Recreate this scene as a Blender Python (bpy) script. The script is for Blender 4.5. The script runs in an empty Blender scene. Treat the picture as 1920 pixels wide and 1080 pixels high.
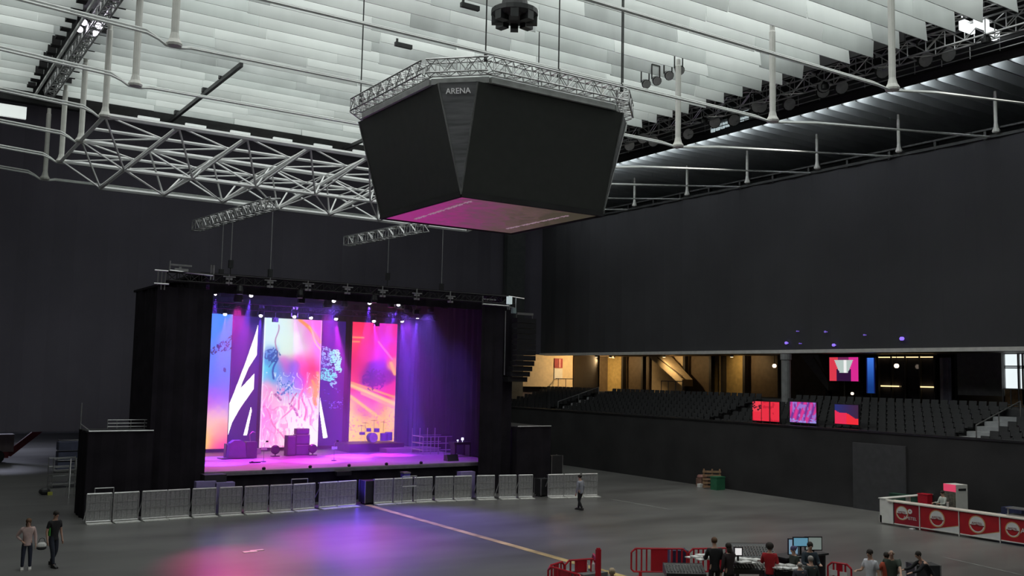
import bpy, math, random
from mathutils import Vector, Matrix
random.seed(7)
C = bpy.context.scene.collection
sc = bpy.context.scene

# ------------------------------------------------------------------ camera
FPX = 1809.0
def vdir(px, py): return Vector((px-960, -(py-540), -FPX)).normalized()
_Y = vdir(-250, 680); _X = vdir(3690, 761); _X = (_X - _Y*_X.dot(_Y)).normalized(); _Z = _X.cross(_Y)
R3 = Matrix((_X, _Y, _Z))
CAM = Vector((0, 0, 6.5))
cam = bpy.data.cameras.new('camera'); cam.sensor_width = 36; cam.lens = FPX/1920*36
cam.clip_start = .1; cam.clip_end = 400
co = bpy.data.objects.new('camera', cam); C.objects.link(co)
co.matrix_world = Matrix.Translation(CAM) @ R3.to_4x4()
sc.camera = co
def P(px, py, X=None, Y=None, Z=0.0):
    """point of the hall seen at a pixel of the photograph, on the plane X=, Y= or Z="""
    d = R3 @ vdir(px, py)
    t = X/d[0] if X is not None else (Y/d[1] if Y is not None else (Z-6.5)/d[2])
    return CAM + d*t

# ------------------------------------------------------------------ world and exposure
w = bpy.data.worlds.new('sky'); sc.world = w; w.use_nodes = True
bg = w.node_tree.nodes['Background']; bg.inputs[0].default_value = (.93, .98, .95, 1); bg.inputs[1].default_value = 1.55
sc.view_settings.view_transform = 'Standard'; sc.view_settings.look = 'None'
sc.view_settings.exposure = 0.0; sc.view_settings.gamma = 1.0; sc.view_settings.use_curve_mapping = False
sc.cycles.max_bounces = 6; sc.cycles.diffuse_bounces = 4; sc.cycles.glossy_bounces = 3
sc.cycles.transparent_max_bounces = 8; sc.cycles.volume_bounces = 0
sc.cycles.sample_clamp_indirect = 4

# ------------------------------------------------------------------ helpers
def mat(name, col, rough=.6, metal=0.0, var=.15, scale=3.0, emit=None, es=1.0, bump=0.0, spec=.5, stretch=None):
    m = bpy.data.materials.new(name); m.use_nodes = True
    nt = m.node_tree; b = nt.nodes['Principled BSDF']
    b.inputs['Roughness'].default_value = rough; b.inputs['Metallic'].default_value = metal
    b.inputs['Specular IOR Level'].default_value = spec
    if emit is not None:
        b.inputs['Emission Color'].default_value = (*emit, 1); b.inputs['Emission Strength'].default_value = es
        b.inputs['Base Color'].default_value = (*col, 1); return m
    tc = nt.nodes.new('ShaderNodeTexCoord'); nz = nt.nodes.new('ShaderNodeTexNoise')
    mp = nt.nodes.new('ShaderNodeMapping'); nt.links.new(tc.outputs['Object'], mp.inputs[0])
    if stretch: mp.inputs['Scale'].default_value = stretch
    nz.inputs['Scale'].default_value = scale; nz.inputs['Detail'].default_value = 4
    nt.links.new(mp.outputs[0], nz.inputs['Vector'])
    cr = nt.nodes.new('ShaderNodeValToRGB')
    cr.color_ramp.elements[0].position = .3; cr.color_ramp.elements[1].position = .7
    cr.color_ramp.elements[0].color = (*[c*(1-var) for c in col], 1)
    cr.color_ramp.elements[1].color = (*[min(1, c*(1+var)) for c in col], 1)
    nt.links.new(nz.outputs['Fac'], cr.inputs[0]); nt.links.new(cr.outputs[0], b.inputs['Base Color'])
    if bump:
        bp = nt.nodes.new('ShaderNodeBump'); bp.inputs['Strength'].default_value = bump
        nt.links.new(nz.outputs['Fac'], bp.inputs['Height']); nt.links.new(bp.outputs[0], b.inputs['Normal'])
    return m

class MB:
    def __init__(s): s.v = []; s.f = []
    def add(s, vs, fs):
        n = len(s.v); s.v += [tuple(a) for a in vs]; s.f += [tuple(i+n for i in f) for f in fs]; return s
    def box(s, a, b):
        x0, y0, z0 = a; x1, y1, z1 = b
        return s.add([(x0,y0,z0),(x1,y0,z0),(x1,y1,z0),(x0,y1,z0),(x0,y0,z1),(x1,y0,z1),(x1,y1,z1),(x0,y1,z1)],
                     [(3,2,1,0),(4,5,6,7),(0,1,5,4),(1,2,6,5),(2,3,7,6),(3,0,4,7)])
    def bar(s, p, q, w, h=None):
        """rectangular bar between two points"""
        p = Vector(p); q = Vector(q); d = (q-p).normalized(); h = h or w
        u = d.cross(Vector((0,0,1)));
        if u.length < 1e-3: u = Vector((1,0,0))
        u.normalize(); v = u.cross(d)
        vs = [e+u*a*w/2+v*b*h/2 for e in (p, q) for a, b in ((-1,-1),(1,-1),(1,1),(-1,1))]
        return s.add(vs, [(3,2,1,0),(4,5,6,7),(0,1,5,4),(1,2,6,5),(2,3,7,6),(3,0,4,7)])
    def tube(s, p, q, r, n=6, r2=None):
        p = Vector(p); q = Vector(q); d = (q-p).normalized(); r2 = r if r2 is None else r2
        u = d.cross(Vector((0,0,1)))
        if u.length < 1e-3: u = Vector((1,0,0))
        u.normalize(); v = u.cross(d)
        vs = [e+(u*math.cos(2*math.pi*i/n)+v*math.sin(2*math.pi*i/n))*rr for e, rr in ((p, r), (q, r2)) for i in range(n)]
        fs = [(i, (i+1)%n, n+(i+1)%n, n+i) for i in range(n)] + [tuple(range(n-1,-1,-1)), tuple(range(n, 2*n))]
        return s.add(vs, fs)
    def path(s, pts, r, n=5):
        for a, b in zip(pts, pts[1:]): s.tube(a, b, r, n)
        return s
    def lathe(s, prof, c=(0,0,0), n=16, axis='z'):
        c = Vector(c); vs = []
        for r, z in prof:
            for i in range(n):
                a = 2*math.pi*i/n; x, y = r*math.cos(a), r*math.sin(a)
                vs.append(c + (Vector((x,y,z)) if axis == 'z' else Vector((x,z,y)) if axis == 'y' else Vector((z,x,y))))
        fs = [(k*n+i, k*n+(i+1)%n, (k+1)*n+(i+1)%n, (k+1)*n+i) for k in range(len(prof)-1) for i in range(n)]
        fs += [tuple(range(n-1,-1,-1)), tuple(range((len(prof)-1)*n, len(prof)*n))]
        return s.add(vs, fs)
    def prism(s, poly, off):
        """polygon (3D points) extruded by a vector"""
        off = Vector(off); n = len(poly); a = [Vector(p) for p in poly]; b = [p+off for p in a]
        return s.add(a+b, [tuple(range(n-1,-1,-1)), tuple(range(n, 2*n))] + [(i,(i+1)%n,n+(i+1)%n,n+i) for i in range(n)])
    def ball(s, c, r, n=10, sc3=(1,1,1)):
        c = Vector(c); prof = [(math.sin(math.pi*k/(n//2)), -math.cos(math.pi*k/(n//2))) for k in range(1, n//2)]
        vs = [c+Vector((rr*math.cos(2*math.pi*i/n)*r*sc3[0], rr*math.sin(2*math.pi*i/n)*r*sc3[1], z*r*sc3[2])) for rr, z in prof for i in range(n)]
        m = len(prof)
        fs = [(k*n+i, k*n+(i+1)%n, (k+1)*n+(i+1)%n, (k+1)*n+i) for k in range(m-1) for i in range(n)]
        fs += [tuple(range(n-1,-1,-1)), tuple(range((m-1)*n, m*n))]
        return s.add(vs, fs)
    def build(s, name, m, parent=None, world=True, smooth=False):
        me = bpy.data.meshes.new(name)
        off = parent_loc(parent) if (parent is not None and world) else Vector((0,0,0))
        me.from_pydata([(a[0]-off.x, a[1]-off.y, a[2]-off.z) for a in s.v], [], s.f); me.update()
        me.materials.append(m)
        if smooth:
            for p in me.polygons: p.use_smooth = len(p.vertices) <= 4
        o = bpy.data.objects.new(name, me); C.objects.link(o)
        if parent is not None: o.parent = parent
        return o
def parent_loc(o):
    v = Vector((0,0,0))
    while o is not None: v += o.location; o = o.parent
    return v
def tag(o, label=None, cat=None, group=None, kind=None):
    if label: o['label'] = label
    if cat: o['category'] = cat
    if group: o['group'] = group
    if kind: o['kind'] = kind
    return o
def thing(name, label, cat, loc=(0,0,0), rz=0, group=None):
    o = bpy.data.objects.new(name, None); o.empty_display_size = .2; C.objects.link(o)
    o.location = loc; o.rotation_euler = (0,0,rz)
    return tag(o, label, cat, group)
def struct(name, mb, m, parent=None):
    o = mb.build(name, m, parent)
    if parent is None: o['kind'] = 'structure'
    return o
def copy_tree(o, parent=None):
    c = o.copy(); C.objects.link(c)
    if parent is not None: c.parent = parent
    for ch in list(o.children): copy_tree(ch, c)
    return c
def lamp(name, typ, loc, energy, col, parent=None, aim=None, size=.3, spot=None, blend=.5):
    l = bpy.data.lights.new(name, typ); l.energy = energy; l.color = col
    if typ == 'AREA': l.size = size
    else: l.shadow_soft_size = size
    if typ == 'SPOT': l.spot_size = spot; l.spot_blend = blend
    o = bpy.data.objects.new(name, l); C.objects.link(o)
    o.location = Vector(loc) - parent_loc(parent)
    if parent is not None: o.parent = parent
    if aim is not None:
        o.rotation_euler = (Vector(aim)-Vector(loc)).to_track_quat('-Z', 'Y').to_euler()
    return o

M = {}
M['floor'] = None
M['black'] = mat('black_cloth', (.038,.037,.038), .9, var=.2, scale=.5, spec=.1)
M['curtain'] = mat('curtain_cloth', (.155,.143,.178), .95, var=.12, scale=.15, spec=.05)
M['drape'] = mat('stage_drape', (.026,.023,.028), .95, var=.2, scale=1, spec=.05)
M['dark'] = mat('dark_paint', (.03,.03,.032), .5)
M['darkmetal'] = mat('dark_metal', (.05,.05,.05), .4, .7)
M['steel'] = mat('steel', (.5,.5,.5), .35, .8)
M['alu'] = mat('aluminium', (.62,.62,.62), .35, .75)
M['white'] = mat('white_paint', (.78,.77,.72), .5, var=.06)
M['trusswhite'] = mat('truss_white', (.93,.93,.93), .4, var=.03)
M['whiterod'] = mat('white_rod', (.80,.82,.80), .5, var=.06)
M['baffle'] = mat('baffle_sheet', (.80,.84,.82), .55, var=.16, scale=.35, stretch=(1, 1, .25))
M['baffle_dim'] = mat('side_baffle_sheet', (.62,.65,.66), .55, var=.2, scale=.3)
M['red'] = mat('red_plastic', (.55,.012,.03), .4, var=.1)
M['grey'] = mat('grey_paint', (.25,.25,.25), .6)
M['concrete_pale'] = mat('pale_concrete', (.22,.22,.23), .8)
M['stand'] = mat('stand_concrete', (.05,.05,.052), .9)
M['seat'] = mat('seat_plastic', (.022,.0225,.024), .6)
M['cream'] = mat('cream_wall', (.75,.62,.42), .7, var=.08)
M['gold'] = mat('gold_panel', (.5,.38,.16), .6, var=.15)
M['brown'] = mat('brown_panel', (.12,.09,.06), .6)
M['wood'] = mat('wood', (.42,.25,.12), .6, var=.3, scale=8)
M['glass'] = mat('dark_glass', (.03,.03,.04), .08, spec=.8)
M['yellow'] = mat('yellow_line', (.52,.38,.14), .6, var=.35, scale=1.2)
M['paleline'] = mat('pale_line', (.26,.26,.25), .7, var=.3)
M['bulb_white'] = mat('lit_lens', (1,1,1), emit=(.9,.85,1), es=14)
M['skin'] = mat('skin', (.55,.33,.24), .6, var=.06)
M['hairdark'] = mat('dark_hair', (.025,.018,.014), .8)
M['hairbrown'] = mat('brown_hair', (.12,.06,.03), .8)
M['hairgrey'] = mat('grey_hair', (.35,.33,.31), .8)
M['shoe'] = mat('dark_shoe', (.03,.03,.03), .5)
M['shoewhite'] = mat('white_shoe', (.6,.58,.55), .5)
M['blackplastic'] = mat('black_plastic', (.02,.02,.022), .35)
M['paper'] = mat('white_paper', (.8,.8,.78), .7, var=.05)

def floor_mat():
    m = bpy.data.materials.new('hall_floor'); m.use_nodes = True; nt = m.node_tree; b = nt.nodes['Principled BSDF']
    N = nt.nodes.new; L = nt.links.new
    tc = N('ShaderNodeTexCoord')
    n1 = N('ShaderNodeTexNoise'); n1.inputs['Scale'].default_value = .12; n1.inputs['Detail'].default_value = 4
    mp = N('ShaderNodeMapping'); mp.inputs['Scale'].default_value = (.35, 1.0, .7); mp.inputs['Rotation'].default_value = (0,0,.55)
    n2 = N('ShaderNodeTexNoise'); n2.inputs['Scale'].default_value = .6; n2.inputs['Detail'].default_value = 2
    m0 = N('ShaderNodeMapping'); m0.inputs['Location'].default_value = (31.3, 27.7, 5.37); L(tc.outputs['Object'], m0.inputs[0])
    L(m0.outputs[0], n1.inputs['Vector']); L(m0.outputs[0], mp.inputs[0]); L(mp.outputs[0], n2.inputs['Vector'])
    ad = N('ShaderNodeMath'); ad.operation = 'ADD'; L(n1.outputs['Fac'], ad.inputs[0]); L(n2.outputs['Fac'], ad.inputs[1])
    ml = N('ShaderNodeMath'); ml.operation = 'MULTIPLY'; ml.inputs[1].default_value = .5; L(ad.outputs[0], ml.inputs[0])
    cr = N('ShaderNodeValToRGB'); e = cr.color_ramp.elements
    e[0].position = .36; e[0].color = (.108,.105,.101,1); e[1].position = .64; e[1].color = (.188,.188,.180,1)
    L(ml.outputs[0], cr.inputs[0]); L(cr.outputs[0], b.inputs['Base Color'])
    r = N('ShaderNodeMapRange'); r.inputs[1].default_value = .35; r.inputs[2].default_value = .65; r.inputs[3].default_value = .26; r.inputs[4].default_value = .40
    b.inputs['Roughness'].default_value = .33; b.inputs['Specular IOR Level'].default_value = .38
    return m
M['floor'] = floor_mat()

# ------------------------------------------------------------------ setting
XR, YB = 50.5, 71.0
struct('floor', MB().box((-30,-18,-.3), (62,106,0)), M['floor'])
# right side: low wall under the stand, concourse wall, hanging curtain
struct('wall_right', MB().box((43.5,-18,0), (43.8,YB,3.95)), M['black'])
def pleated(p, q, z0, z1, depth, step, th=.06):
    """hanging cloth with soft vertical folds between two ground points"""
    p = Vector((*p, 0)); q = Vector((*q, 0)); d = (q-p); n = max(2, int(d.length/step)); d.normalize()
    nn = Vector((-d.y, d.x, 0)); L = (q-p).length; vs = []
    for i in range(n+1):
        c = p + d*(L*i/n) + nn*(depth*math.sin(i*1.9)+depth*.5*math.sin(i*.7+1))
        vs += [(c.x, c.y, z0), (c.x, c.y, z1), (c.x+nn.x*th, c.y+nn.y*th, z0), (c.x+nn.x*th, c.y+nn.y*th, z1)]
    fs = []
    for i in range(n):
        a = 4*i; b = a+4
        fs += [(a, b, b+1, a+1), (a+3, b+3, b+2, a+2), (a+1, b+1, b+3, a+3), (a+2, b+2, b, a)]
    fs += [(0,1,3,2), (4*n+2,4*n+3,4*n+1,4*n)]
    return MB().add(vs, fs)
cr_ = pleated((XR, 8), (XR, YB), 8.55, 20.0, .05, .7).build('hanging_curtain', mat('side_curtain_cloth', (.068,.067,.072), .95, var=.12, scale=.15, spec=.05))
tag(cr_, 'huge dark grey curtain hanging over the upper tier on the right', 'curtain')
cb_ = pleated((-30, YB), (XR, YB), 2.17, 24.0, .05, .7).build('hanging_curtain', M['curtain'])
tag(cb_, 'huge dark curtain behind the stage with its hem above the floor', 'curtain')
struct('wall_back', MB().box((-30,104,0), (62,104.4,25)), M['concrete_pale'])
struct('wall_left', MB().box((-30.3,-18,0), (-30,106,26)), M['dark'])
struct('wall_front', MB().box((-30,-18.3,0), (62,-18,26)), M['dark'])
struct('wall_outer', MB().box((61.7,-18,0), (62,106,26)), M['dark'])
# solid roof beyond the daylit centre
struct('ceiling', MB().box((45.4,-18,24.2),(62,106,24.6)).box((40.2,-18,25.6),(45.4,106,26)).box((-30,62.6,24.2),(40.2,106,24.6))
       .box((-30,-18,24.2),(1,62.6,24.6)).box((1,-18,24.2),(40.2,6,24.6)), M['dark'])
struct('trim_1', MB().box((50.25,8,8.36),(50.75,YB,8.58)), mat('pale_edge', (.62,.60,.57), .5, var=.1))
rl = MB()
for y in range(8, 71, 3): rl.box((50.35,y,19.95),(50.65,y+.15,20.5))
rl.box((50.3,8,20.0),(50.7,YB,20.16)).box((50.3,8,20.45),(50.7,YB,20.55))
struct('trim_2', rl, M['darkmetal'])
struct('trim_3', MB().box((-30,62.3,22.0),(40.0,62.6,23.4)), M['darkmetal'])
# the stand under the curtain
st = MB()
NR = 8
for k in range(NR):
    st.box((43.8+.8*k, 8, 0), (43.8+.8*(k+1), YB, 3.3+.22*k))
st.box((50.2, 8, 0), (58, YB, 5.3))
struct('floor_stand', st, M['stand'])
struct('ceiling_concourse', MB().box((50.75,8,8.45),(61.7,YB,8.65)), M['brown'])
struct('wall_concourse', MB().box((57.6,8,5.3),(57.9,YB,8.45)), M['brown'])
# doorway zone in the low wall
dz0, dz1 = P(1700,940,X=43.4).y, P(1600,930,X=43.4).y
struct('door_1', MB().box((43.38, dz0, 0), (43.5, dz1, 3.4)), mat('grey_shutter', (.05,.05,.052), .6))

# ------------------------------------------------------------------ ceiling baffles
grades = [mat('baffle_pale', (.84,.87,.85), .55, var=.10, scale=.3, stretch=(1,1,.2)), mat('baffle_mid', (.74,.78,.76), .6, var=.16, scale=.35, stretch=(1,1,.3)), mat('baffle_grey', (.62,.65,.64), .6, var=.22, scale=.4, stretch=(1,1,.3))]  # sheet tones differ at random from segment to segment
def baffle(x0, x1, y, z0, h, seg, m, name, label, group, amp=.10):
    mb = MB(); x = x0; gr = []
    while x < x1-.5:
        xe = min(x1, x+seg*random.uniform(.75, 1.25))
        t0 = random.uniform(-amp, amp)*.8; dz = random.uniform(-.03, .03); t1 = t0+random.uniform(-.02,.02)
        mb.add([(x,y-t0,z0+dz),(xe-.02,y-t1,z0+dz),(xe-.02,y+t1,z0+h),(x,y+t0,z0+h),
                (x,y-t0+.04,z0+dz),(xe-.02,y-t1+.04,z0+dz),(xe-.02,y+t1+.04,z0+h),(x,y+t0+.04,z0+h)],
               [(0,1,2,3),(7,6,5,4),(0,4,5,1),(1,5,6,2),(2,6,7,3),(3,7,4,0)])
        x = xe; gr += [random.choices((0,1,2), (5,4,2))[0]]*6
    o = mb.build(name, m)
    if m is M['baffle']:
        o.data.materials.clear()
        for g_ in grades: o.data.materials.append(g_)
        for p_, i_ in zip(o.data.polygons, gr): p_.material_index = i_
    return tag(o, label, 'ceiling baffle', group)
y = 13.0
while y < 62.2:
    baffle(8.2, 40.0, y, 22.4, 1.05, 5.5, M['baffle'], 'ceiling_baffle',
           'long pale baffle hanging in the bright middle field of the ceiling', 'pale baffles of the middle ceiling field')
    if y > 40:
        baffle(-8, 7.0, y, 22.4, 1.05, 5.5, M['baffle'], 'ceiling_baffle',
               'pale baffle in the ceiling field left of the narrow lighting catwalk', 'pale baffles of the left ceiling field')
    y += 1.42
y = 18.0
while y < 70:
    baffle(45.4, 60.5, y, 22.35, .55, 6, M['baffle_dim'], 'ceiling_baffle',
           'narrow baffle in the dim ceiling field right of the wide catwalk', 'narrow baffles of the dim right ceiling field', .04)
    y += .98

# ------------------------------------------------------------------ roof cables and struts
CY = [22.72+6.06*i for i in range(8)]
XL, XM, XS = 8.4, 32.9, 50.5
for i, cy_ in enumerate(CY):
    mb = MB()
    for dx, dz in ((0, 0), (.14, .16)):
        pts = [(-14, cy_+dx, 19.5+dz), (XL-.95, cy_+dx, 18.30+dz), (XL-.55, cy_+dx, 18.16+dz*.6), (XL-.25, cy_+dx, 17.99+dz*.3), (XL+.2, cy_+dx, 17.98+dz*.3), (XL+.6, cy_+dx, 18.05+dz*.6),
               (XM-1, cy_+dx, 18.05+dz*.8), (XM, cy_+dx, 18.0+dz*.4), (XM+3, cy_+dx, 18.45+dz*.5), (XS, cy_+dx, 20.1)]
        mb.path(pts, .05, 5)
    tag(mb.build('roof_cable', M['whiterod']), 'white twin rod cable strung under the ceiling across the hall', 'cable', 'white cables under the ceiling')
def strut(x, y_, z0, z1, r, label, group):
    t = thing('roof_strut', label, 'strut', (x, y_, z0), 0, group)
    MB().lathe([(r,.35),(r,z1-z0-.35),(r*.8,z1-z0-.3),(r*.8,z1-z0)], n=10).build('shaft', M['white'], t, world=False)
    MB().lathe([(r*1.0,-.12),(r*1.9,-.08),(r*2.1,0),(r*1.4,.16),(r,.4)], n=10).build('cast_foot', M['white'], t, world=False)
    return t
for y_ in CY:
    strut(XL, y_, 18.1, 22.5, .14, 'white steel post under the ceiling in the left row', 'white posts of the left row')
    strut(XM, y_, 18.1, 22.5, .14, 'white steel post under the ceiling beside the wide catwalk', 'white posts beside the wide catwalk')
for i in range(8):
    strut(XS-.3, 22.4+5.95*i, 20.3, 22.5, .10, 'short white post standing over the top edge of the right curtain', 'short white posts over the right curtain')

# ------------------------------------------------------------------ big roof truss
t = thing('roof_truss', 'wide white lattice truss spanning the hall behind the video cube', 'truss', (XL, 46.9, 18.1))
top = MB(); low = MB(); dg = MB(); cross = MB()
ys = [46.9, 49.95, 53.0, 56.0, 59.05]; nb = 8; sp = 3.35
for k, yy in enumerate(ys):
    top.tube((XL, yy, 18.1), (XL+sp*nb, yy, 18.1), .13 if k % 2 == 0 else .085, 6)
LZ = 16.3
for yy in (50.1, 56.0): low.tube((10, yy, LZ), (10+sp*(nb-1), yy, LZ), .12 if yy > 55 else .09, 6)
for i in range(nb+1):
    x = XL+sp*i
    if i: cross.tube((x, 46.9, 18.1), (x-1.75, 56.0, LZ), .12, 6)
    if i == 0: cross.tube((x, 46.9, 18.1), (x, 59.05, 18.1), .10, 6)
for i in range(nb):
    x = XL+sp*i; bx = 10+sp*i
    for yy in (50.1, 56.0):
        for ya in (yy-3.1, yy+3.0):
            dg.tube((x, ya, 18.1), (bx, yy, LZ), .055, 5)
            dg.tube((x+sp, ya, 18.1), (bx, yy, LZ), .055, 5)
    for j_, (a, b) in enumerate(zip(ys, ys[1:])):
        dg.tube((x, b if j_ % 2 else a, 18.1), (x+sp, a if j_ % 2 else b, 18.1), .045, 5); dg.tube((x, a, 18.1), (x, b, 18.1), .04, 5)
    if i < nb-1: dg.tube((bx, 50.1, LZ), (bx+sp, 56.0, LZ), .05, 5); dg.tube((bx, 50.1, LZ), (bx, 56.0, LZ), .05, 5)
top.build('upper_chord', M['trusswhite'], t); low.build('lower_chord', M['trusswhite'], t)
cross.build('cross_tube', M['trusswhite'], t); dg.build('lattice', M['trusswhite'], t)

def box_truss(mbc, mbd, p, q, s, bay, r=.04, rd=.02, up=Vector((0,0,1))):
    p = Vector(p); q = Vector(q); d = (q-p); L = d.length; d.normalize(); u = d.cross(up).normalized(); v = u.cross(d)
    cs = [u*a*s/2+v*b*s/2 for a, b in ((-1,-1),(1,-1),(1,1),(-1,1))]
    for c in cs: mbc.tube(p+c, q+c, r, 5)
    n = max(1, round(L/bay))
    for i in range(n):
        a = p+d*L*i/n; b = p+d*L*(i+1)/n
        for j in range(4):
            c0, c1 = cs[j], cs[(j+1) % 4]
            if i % 2: c0, c1 = c1, c0
            mbd.tube(a+c0, b+c1, rd, 4); mbd.tube(a+c0, a+c1, rd, 4)
def trussed(name, label, p, q, s, bay, m, group=None, r=.045, rd=.025, cat='truss'):
    t = thing(name, label, cat, p, 0, group); a = MB(); b = MB(); box_truss(a, b, p, q, s, bay, r, rd)
    a.build('chord', m, t); b.build('bracing', m, t); return t
trussed('rigging_truss', 'silver box truss under the roof truss, left of its neighbour', (17.1, 62.6, 15.7), (18.3, 51.5, 15.8), .6, .6, M['alu'], r=.04, rd=.03)
trussed('rigging_truss', 'silver box truss close under the video cube', (27.6, 62.6, 15.7), (28.8, 53.4, 15.8), .6, .6, M['alu'], r=.04, rd=.03)

# ------------------------------------------------------------------ video cube
cx_, cy0 = 21.05, 33.5
A, B, ch = 4.45, 3.32, 1.05
zt, zb = 17.05, 13.1
topv = [(-A+ch,-A),(A-ch,-A),(A,-A+ch),(A,A-ch),(A-ch,A),(-A+ch,A),(-A,A-ch),(-A,-A+ch)]
botv = [(-B,-B),(B,-B),(B,B),(-B,B)]
t = thing('video_cube', 'large black hanging video cube tapering to a pink lit underside', 'scoreboard', (cx_, cy0, zb))
def w3(p, z): return Vector((cx_+p[0], cy0+p[1], z))
scr = mat('screen_black', (.060,.062,.059), .5, var=.06, spec=.3)
faces = [(0,1,0,1),(2,3,1,2),(4,5,2,3),(6,7,3,0)]
for a, b, c, d in faces:
    q = [w3(topv[a], zt), w3(topv[b], zt), w3(botv[d], zb), w3(botv[c], zb)]
    n = (q[1]-q[0]).cross(q[3]-q[0]).normalized()*.12
    MB().prism(q, n).build('screen', scr, t)
cornerm = mat('corner_panel', (.20,.20,.21), .3, var=.35, scale=2.5, stretch=(.3,.3,3), spec=.6)
for a, b, c in ((7,0,0),(1,2,1),(3,4,2),(5,6,3)):
    q = [w3(topv[a], zt), w3(topv[b], zt), w3(botv[c], zb)]
    n = (q[1]-q[0]).cross(q[2]-q[0]).normalized()
    cp = MB().prism(q, n*.2).build('corner_panel', cornerm, t)
    e = MB()
    e.tube(q[1]-n*.02, q[2]-n*.02, .035, 5).tube(q[0]-n*.02, q[2]-n*.02, .035, 5); e.build('edge_strip', M['steel'], cp)
# underside with the moving picture
def under_mat():
    m = bpy.data.materials.new('cube_underside'); m.use_nodes = True; nt = m.node_tree; b = nt.nodes['Principled BSDF']
    N = nt.nodes.new; L = nt.links.new
    tc = N('ShaderNodeTexCoord'); sx = N('ShaderNodeSeparateXYZ'); L(tc.outputs['Object'], sx.inputs[0])
    nz = N('ShaderNodeTexNoise'); nz.inputs['Scale'].default_value = .8; nz.inputs['Detail'].default_value = 6; nz.inputs['Distortion'].default_value = 2.5
    L(tc.outputs['Object'], nz.inputs['Vector'])
    nz.inputs['Scale'].default_value = .9
    s1 = N('ShaderNodeMath'); s1.operation = 'MULTIPLY_ADD'; s1.inputs[1].default_value = .13; s1.inputs[2].default_value = .02
    L(sx.outputs['X'], s1.inputs[0])
    s3 = N('ShaderNodeMath'); s3.operation = 'MULTIPLY_ADD'; s3.inputs[1].default_value = -.07; L(sx.outputs['Y'], s3.inputs[0]); L(s1.outputs[0], s3.inputs[2])
    s2 = N('ShaderNodeMath'); s2.operation = 'MULTIPLY_ADD'; s2.inputs[1].default_value = .9; L(nz.outputs['Fac'], s2.inputs[0]); L(s3.outputs[0], s2.inputs[2])
    cr = N('ShaderNodeValToRGB'); e = cr.color_ramp.elements
    e[0].position = .10; e[0].color = (.42,.03,.22,1); e[1].position = .95; e[1].color = (.07,.06,.035,1)
    k = e.new(.40); k.color = (.22,.07,.13,1); k = e.new(.62); k.color = (.15,.09,.08,1)
    L(s2.outputs[0], cr.inputs[0]); L(cr.outputs[0], b.inputs['Emission Color']); b.inputs['Emission Strength'].default_value = .65
    b.inputs['Base Color'].default_value = (.05,.05,.05,1)
    return m
MB().box((cx_-B+.12, cy0-B+.12, zb-.06), (cx_+B-.12, cy0+B-.12, zb+.02)).build('underside_screen', under_mat(), t)
for (a_px, b_px) in (((778,411),(884,377)),((950,429),(1066,404))):
    a, b = P(*a_px, Z=13.03), P(*b_px, Z=13.03); d = (b-a); n_ = 22; pb = MB(); dn = d.normalized(); sn = Vector((-dn.y, dn.x, 0))*.09
    for i in range(n_):
        if i % 7 == 5: continue
        p0 = a+d*(i/n_); p1 = a+d*((i+.62)/n_); pb.prism([p0-sn*(1 if i % 3 else .6), p1-sn, p1+sn*(1 if i % 2 else .5), p0+sn], (0,0,-.01))
    pb.prism([a-sn*.08+Vector((0,0,.02)), b-sn*.08+Vector((0,0,.02)), b+sn*.08+Vector((0,0,.02)), a+sn*.08+Vector((0,0,.02))], (0,0,-.025))
    pb.build('caption_band', mat('caption_glow', (.3,.2,.25), .5, emit=(.30,.20,.25), es=.8), t)
e = MB()
for i in range(4): e.bar(w3(botv[i], zb), w3(botv[(i+1) % 4], zb), .14, .2)
e.build('bottom_frame', M['black'], t)
def text_mesh(txt, size, m, parent, loc, xdir, up, name='lettering', depth=.01, label=None):
    cu = bpy.data.curves.new(name, 'FONT'); cu.body = txt; cu.size = size; cu.extrude = depth; cu.align_x = 'CENTER'; cu.align_y = 'CENTER'
    tmp = bpy.data.objects.new(name, cu); C.objects.link(tmp)
    me = bpy.data.meshes.new_from_object(tmp); bpy.data.objects.remove(tmp)
    me.materials.clear(); me.materials.append(m)
    o = bpy.data.objects.new(name, me); C.objects.link(o)
    xd = Vector(xdir).normalized(); zd = xd.cross(Vector(up)).normalized(); yd = zd.cross(xd)
    mw = Matrix((xd, yd, zd)).transposed().to_4x4(); mw.translation = Vector(loc) - parent_loc(parent)
    o.parent = parent; o.matrix_local = mw
    return o
qa, qb, qc = w3(topv[7], zt), w3(topv[0], zt), w3(botv[0], zb)
nn = (qb-qa).cross(qc-qa).normalized()
if nn.dot(CAM-qa) < 0: nn = -nn
upv = ((qa+qb)/2-qc).normalized()
text_mesh('ARENA', .29, mat('sign_letters', (.6,.6,.6), .4, emit=(.20,.20,.20), es=.8), t, (qa+qb)/2-upv*.32+nn*.04, qb-qa, upv)
# truss ring on the cube
t = thing('ring_truss', 'silver octagonal truss ring on top of the video cube', 'truss', (cx_, cy0, 17.3))
a_, b_ = MB(), MB()
RA, RC = 4.75, 1.65
rp = [(-RA+RC,-RA),(RA-RC,-RA),(RA,-RA+RC),(RA,RA-RC),(RA-RC,RA),(-RA+RC,RA),(-RA,RA-RC),(-RA,-RA+RC)]
for i in range(8):
    box_truss(a_, b_, w3(rp[i], 17.62), w3(rp[(i+1) % 8], 17.62), .5, .42, .035, .02)
a_.build('chord', M['alu'], t); b_.build('bracing', M['alu'], t)
g = MB()
for i in range(8):
    p0, p1 = Vector((*rp[i],0))*.93, Vector((*rp[(i+1) % 8],0))*.93
    g.bar((cx_+p0.x, cy0+p0.y, 17.18), (cx_+p1.x, cy0+p1.y, 17.18), .3, .22)
g.build('base_band', mat('band', (.55,.56,.55), .5), t)
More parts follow.
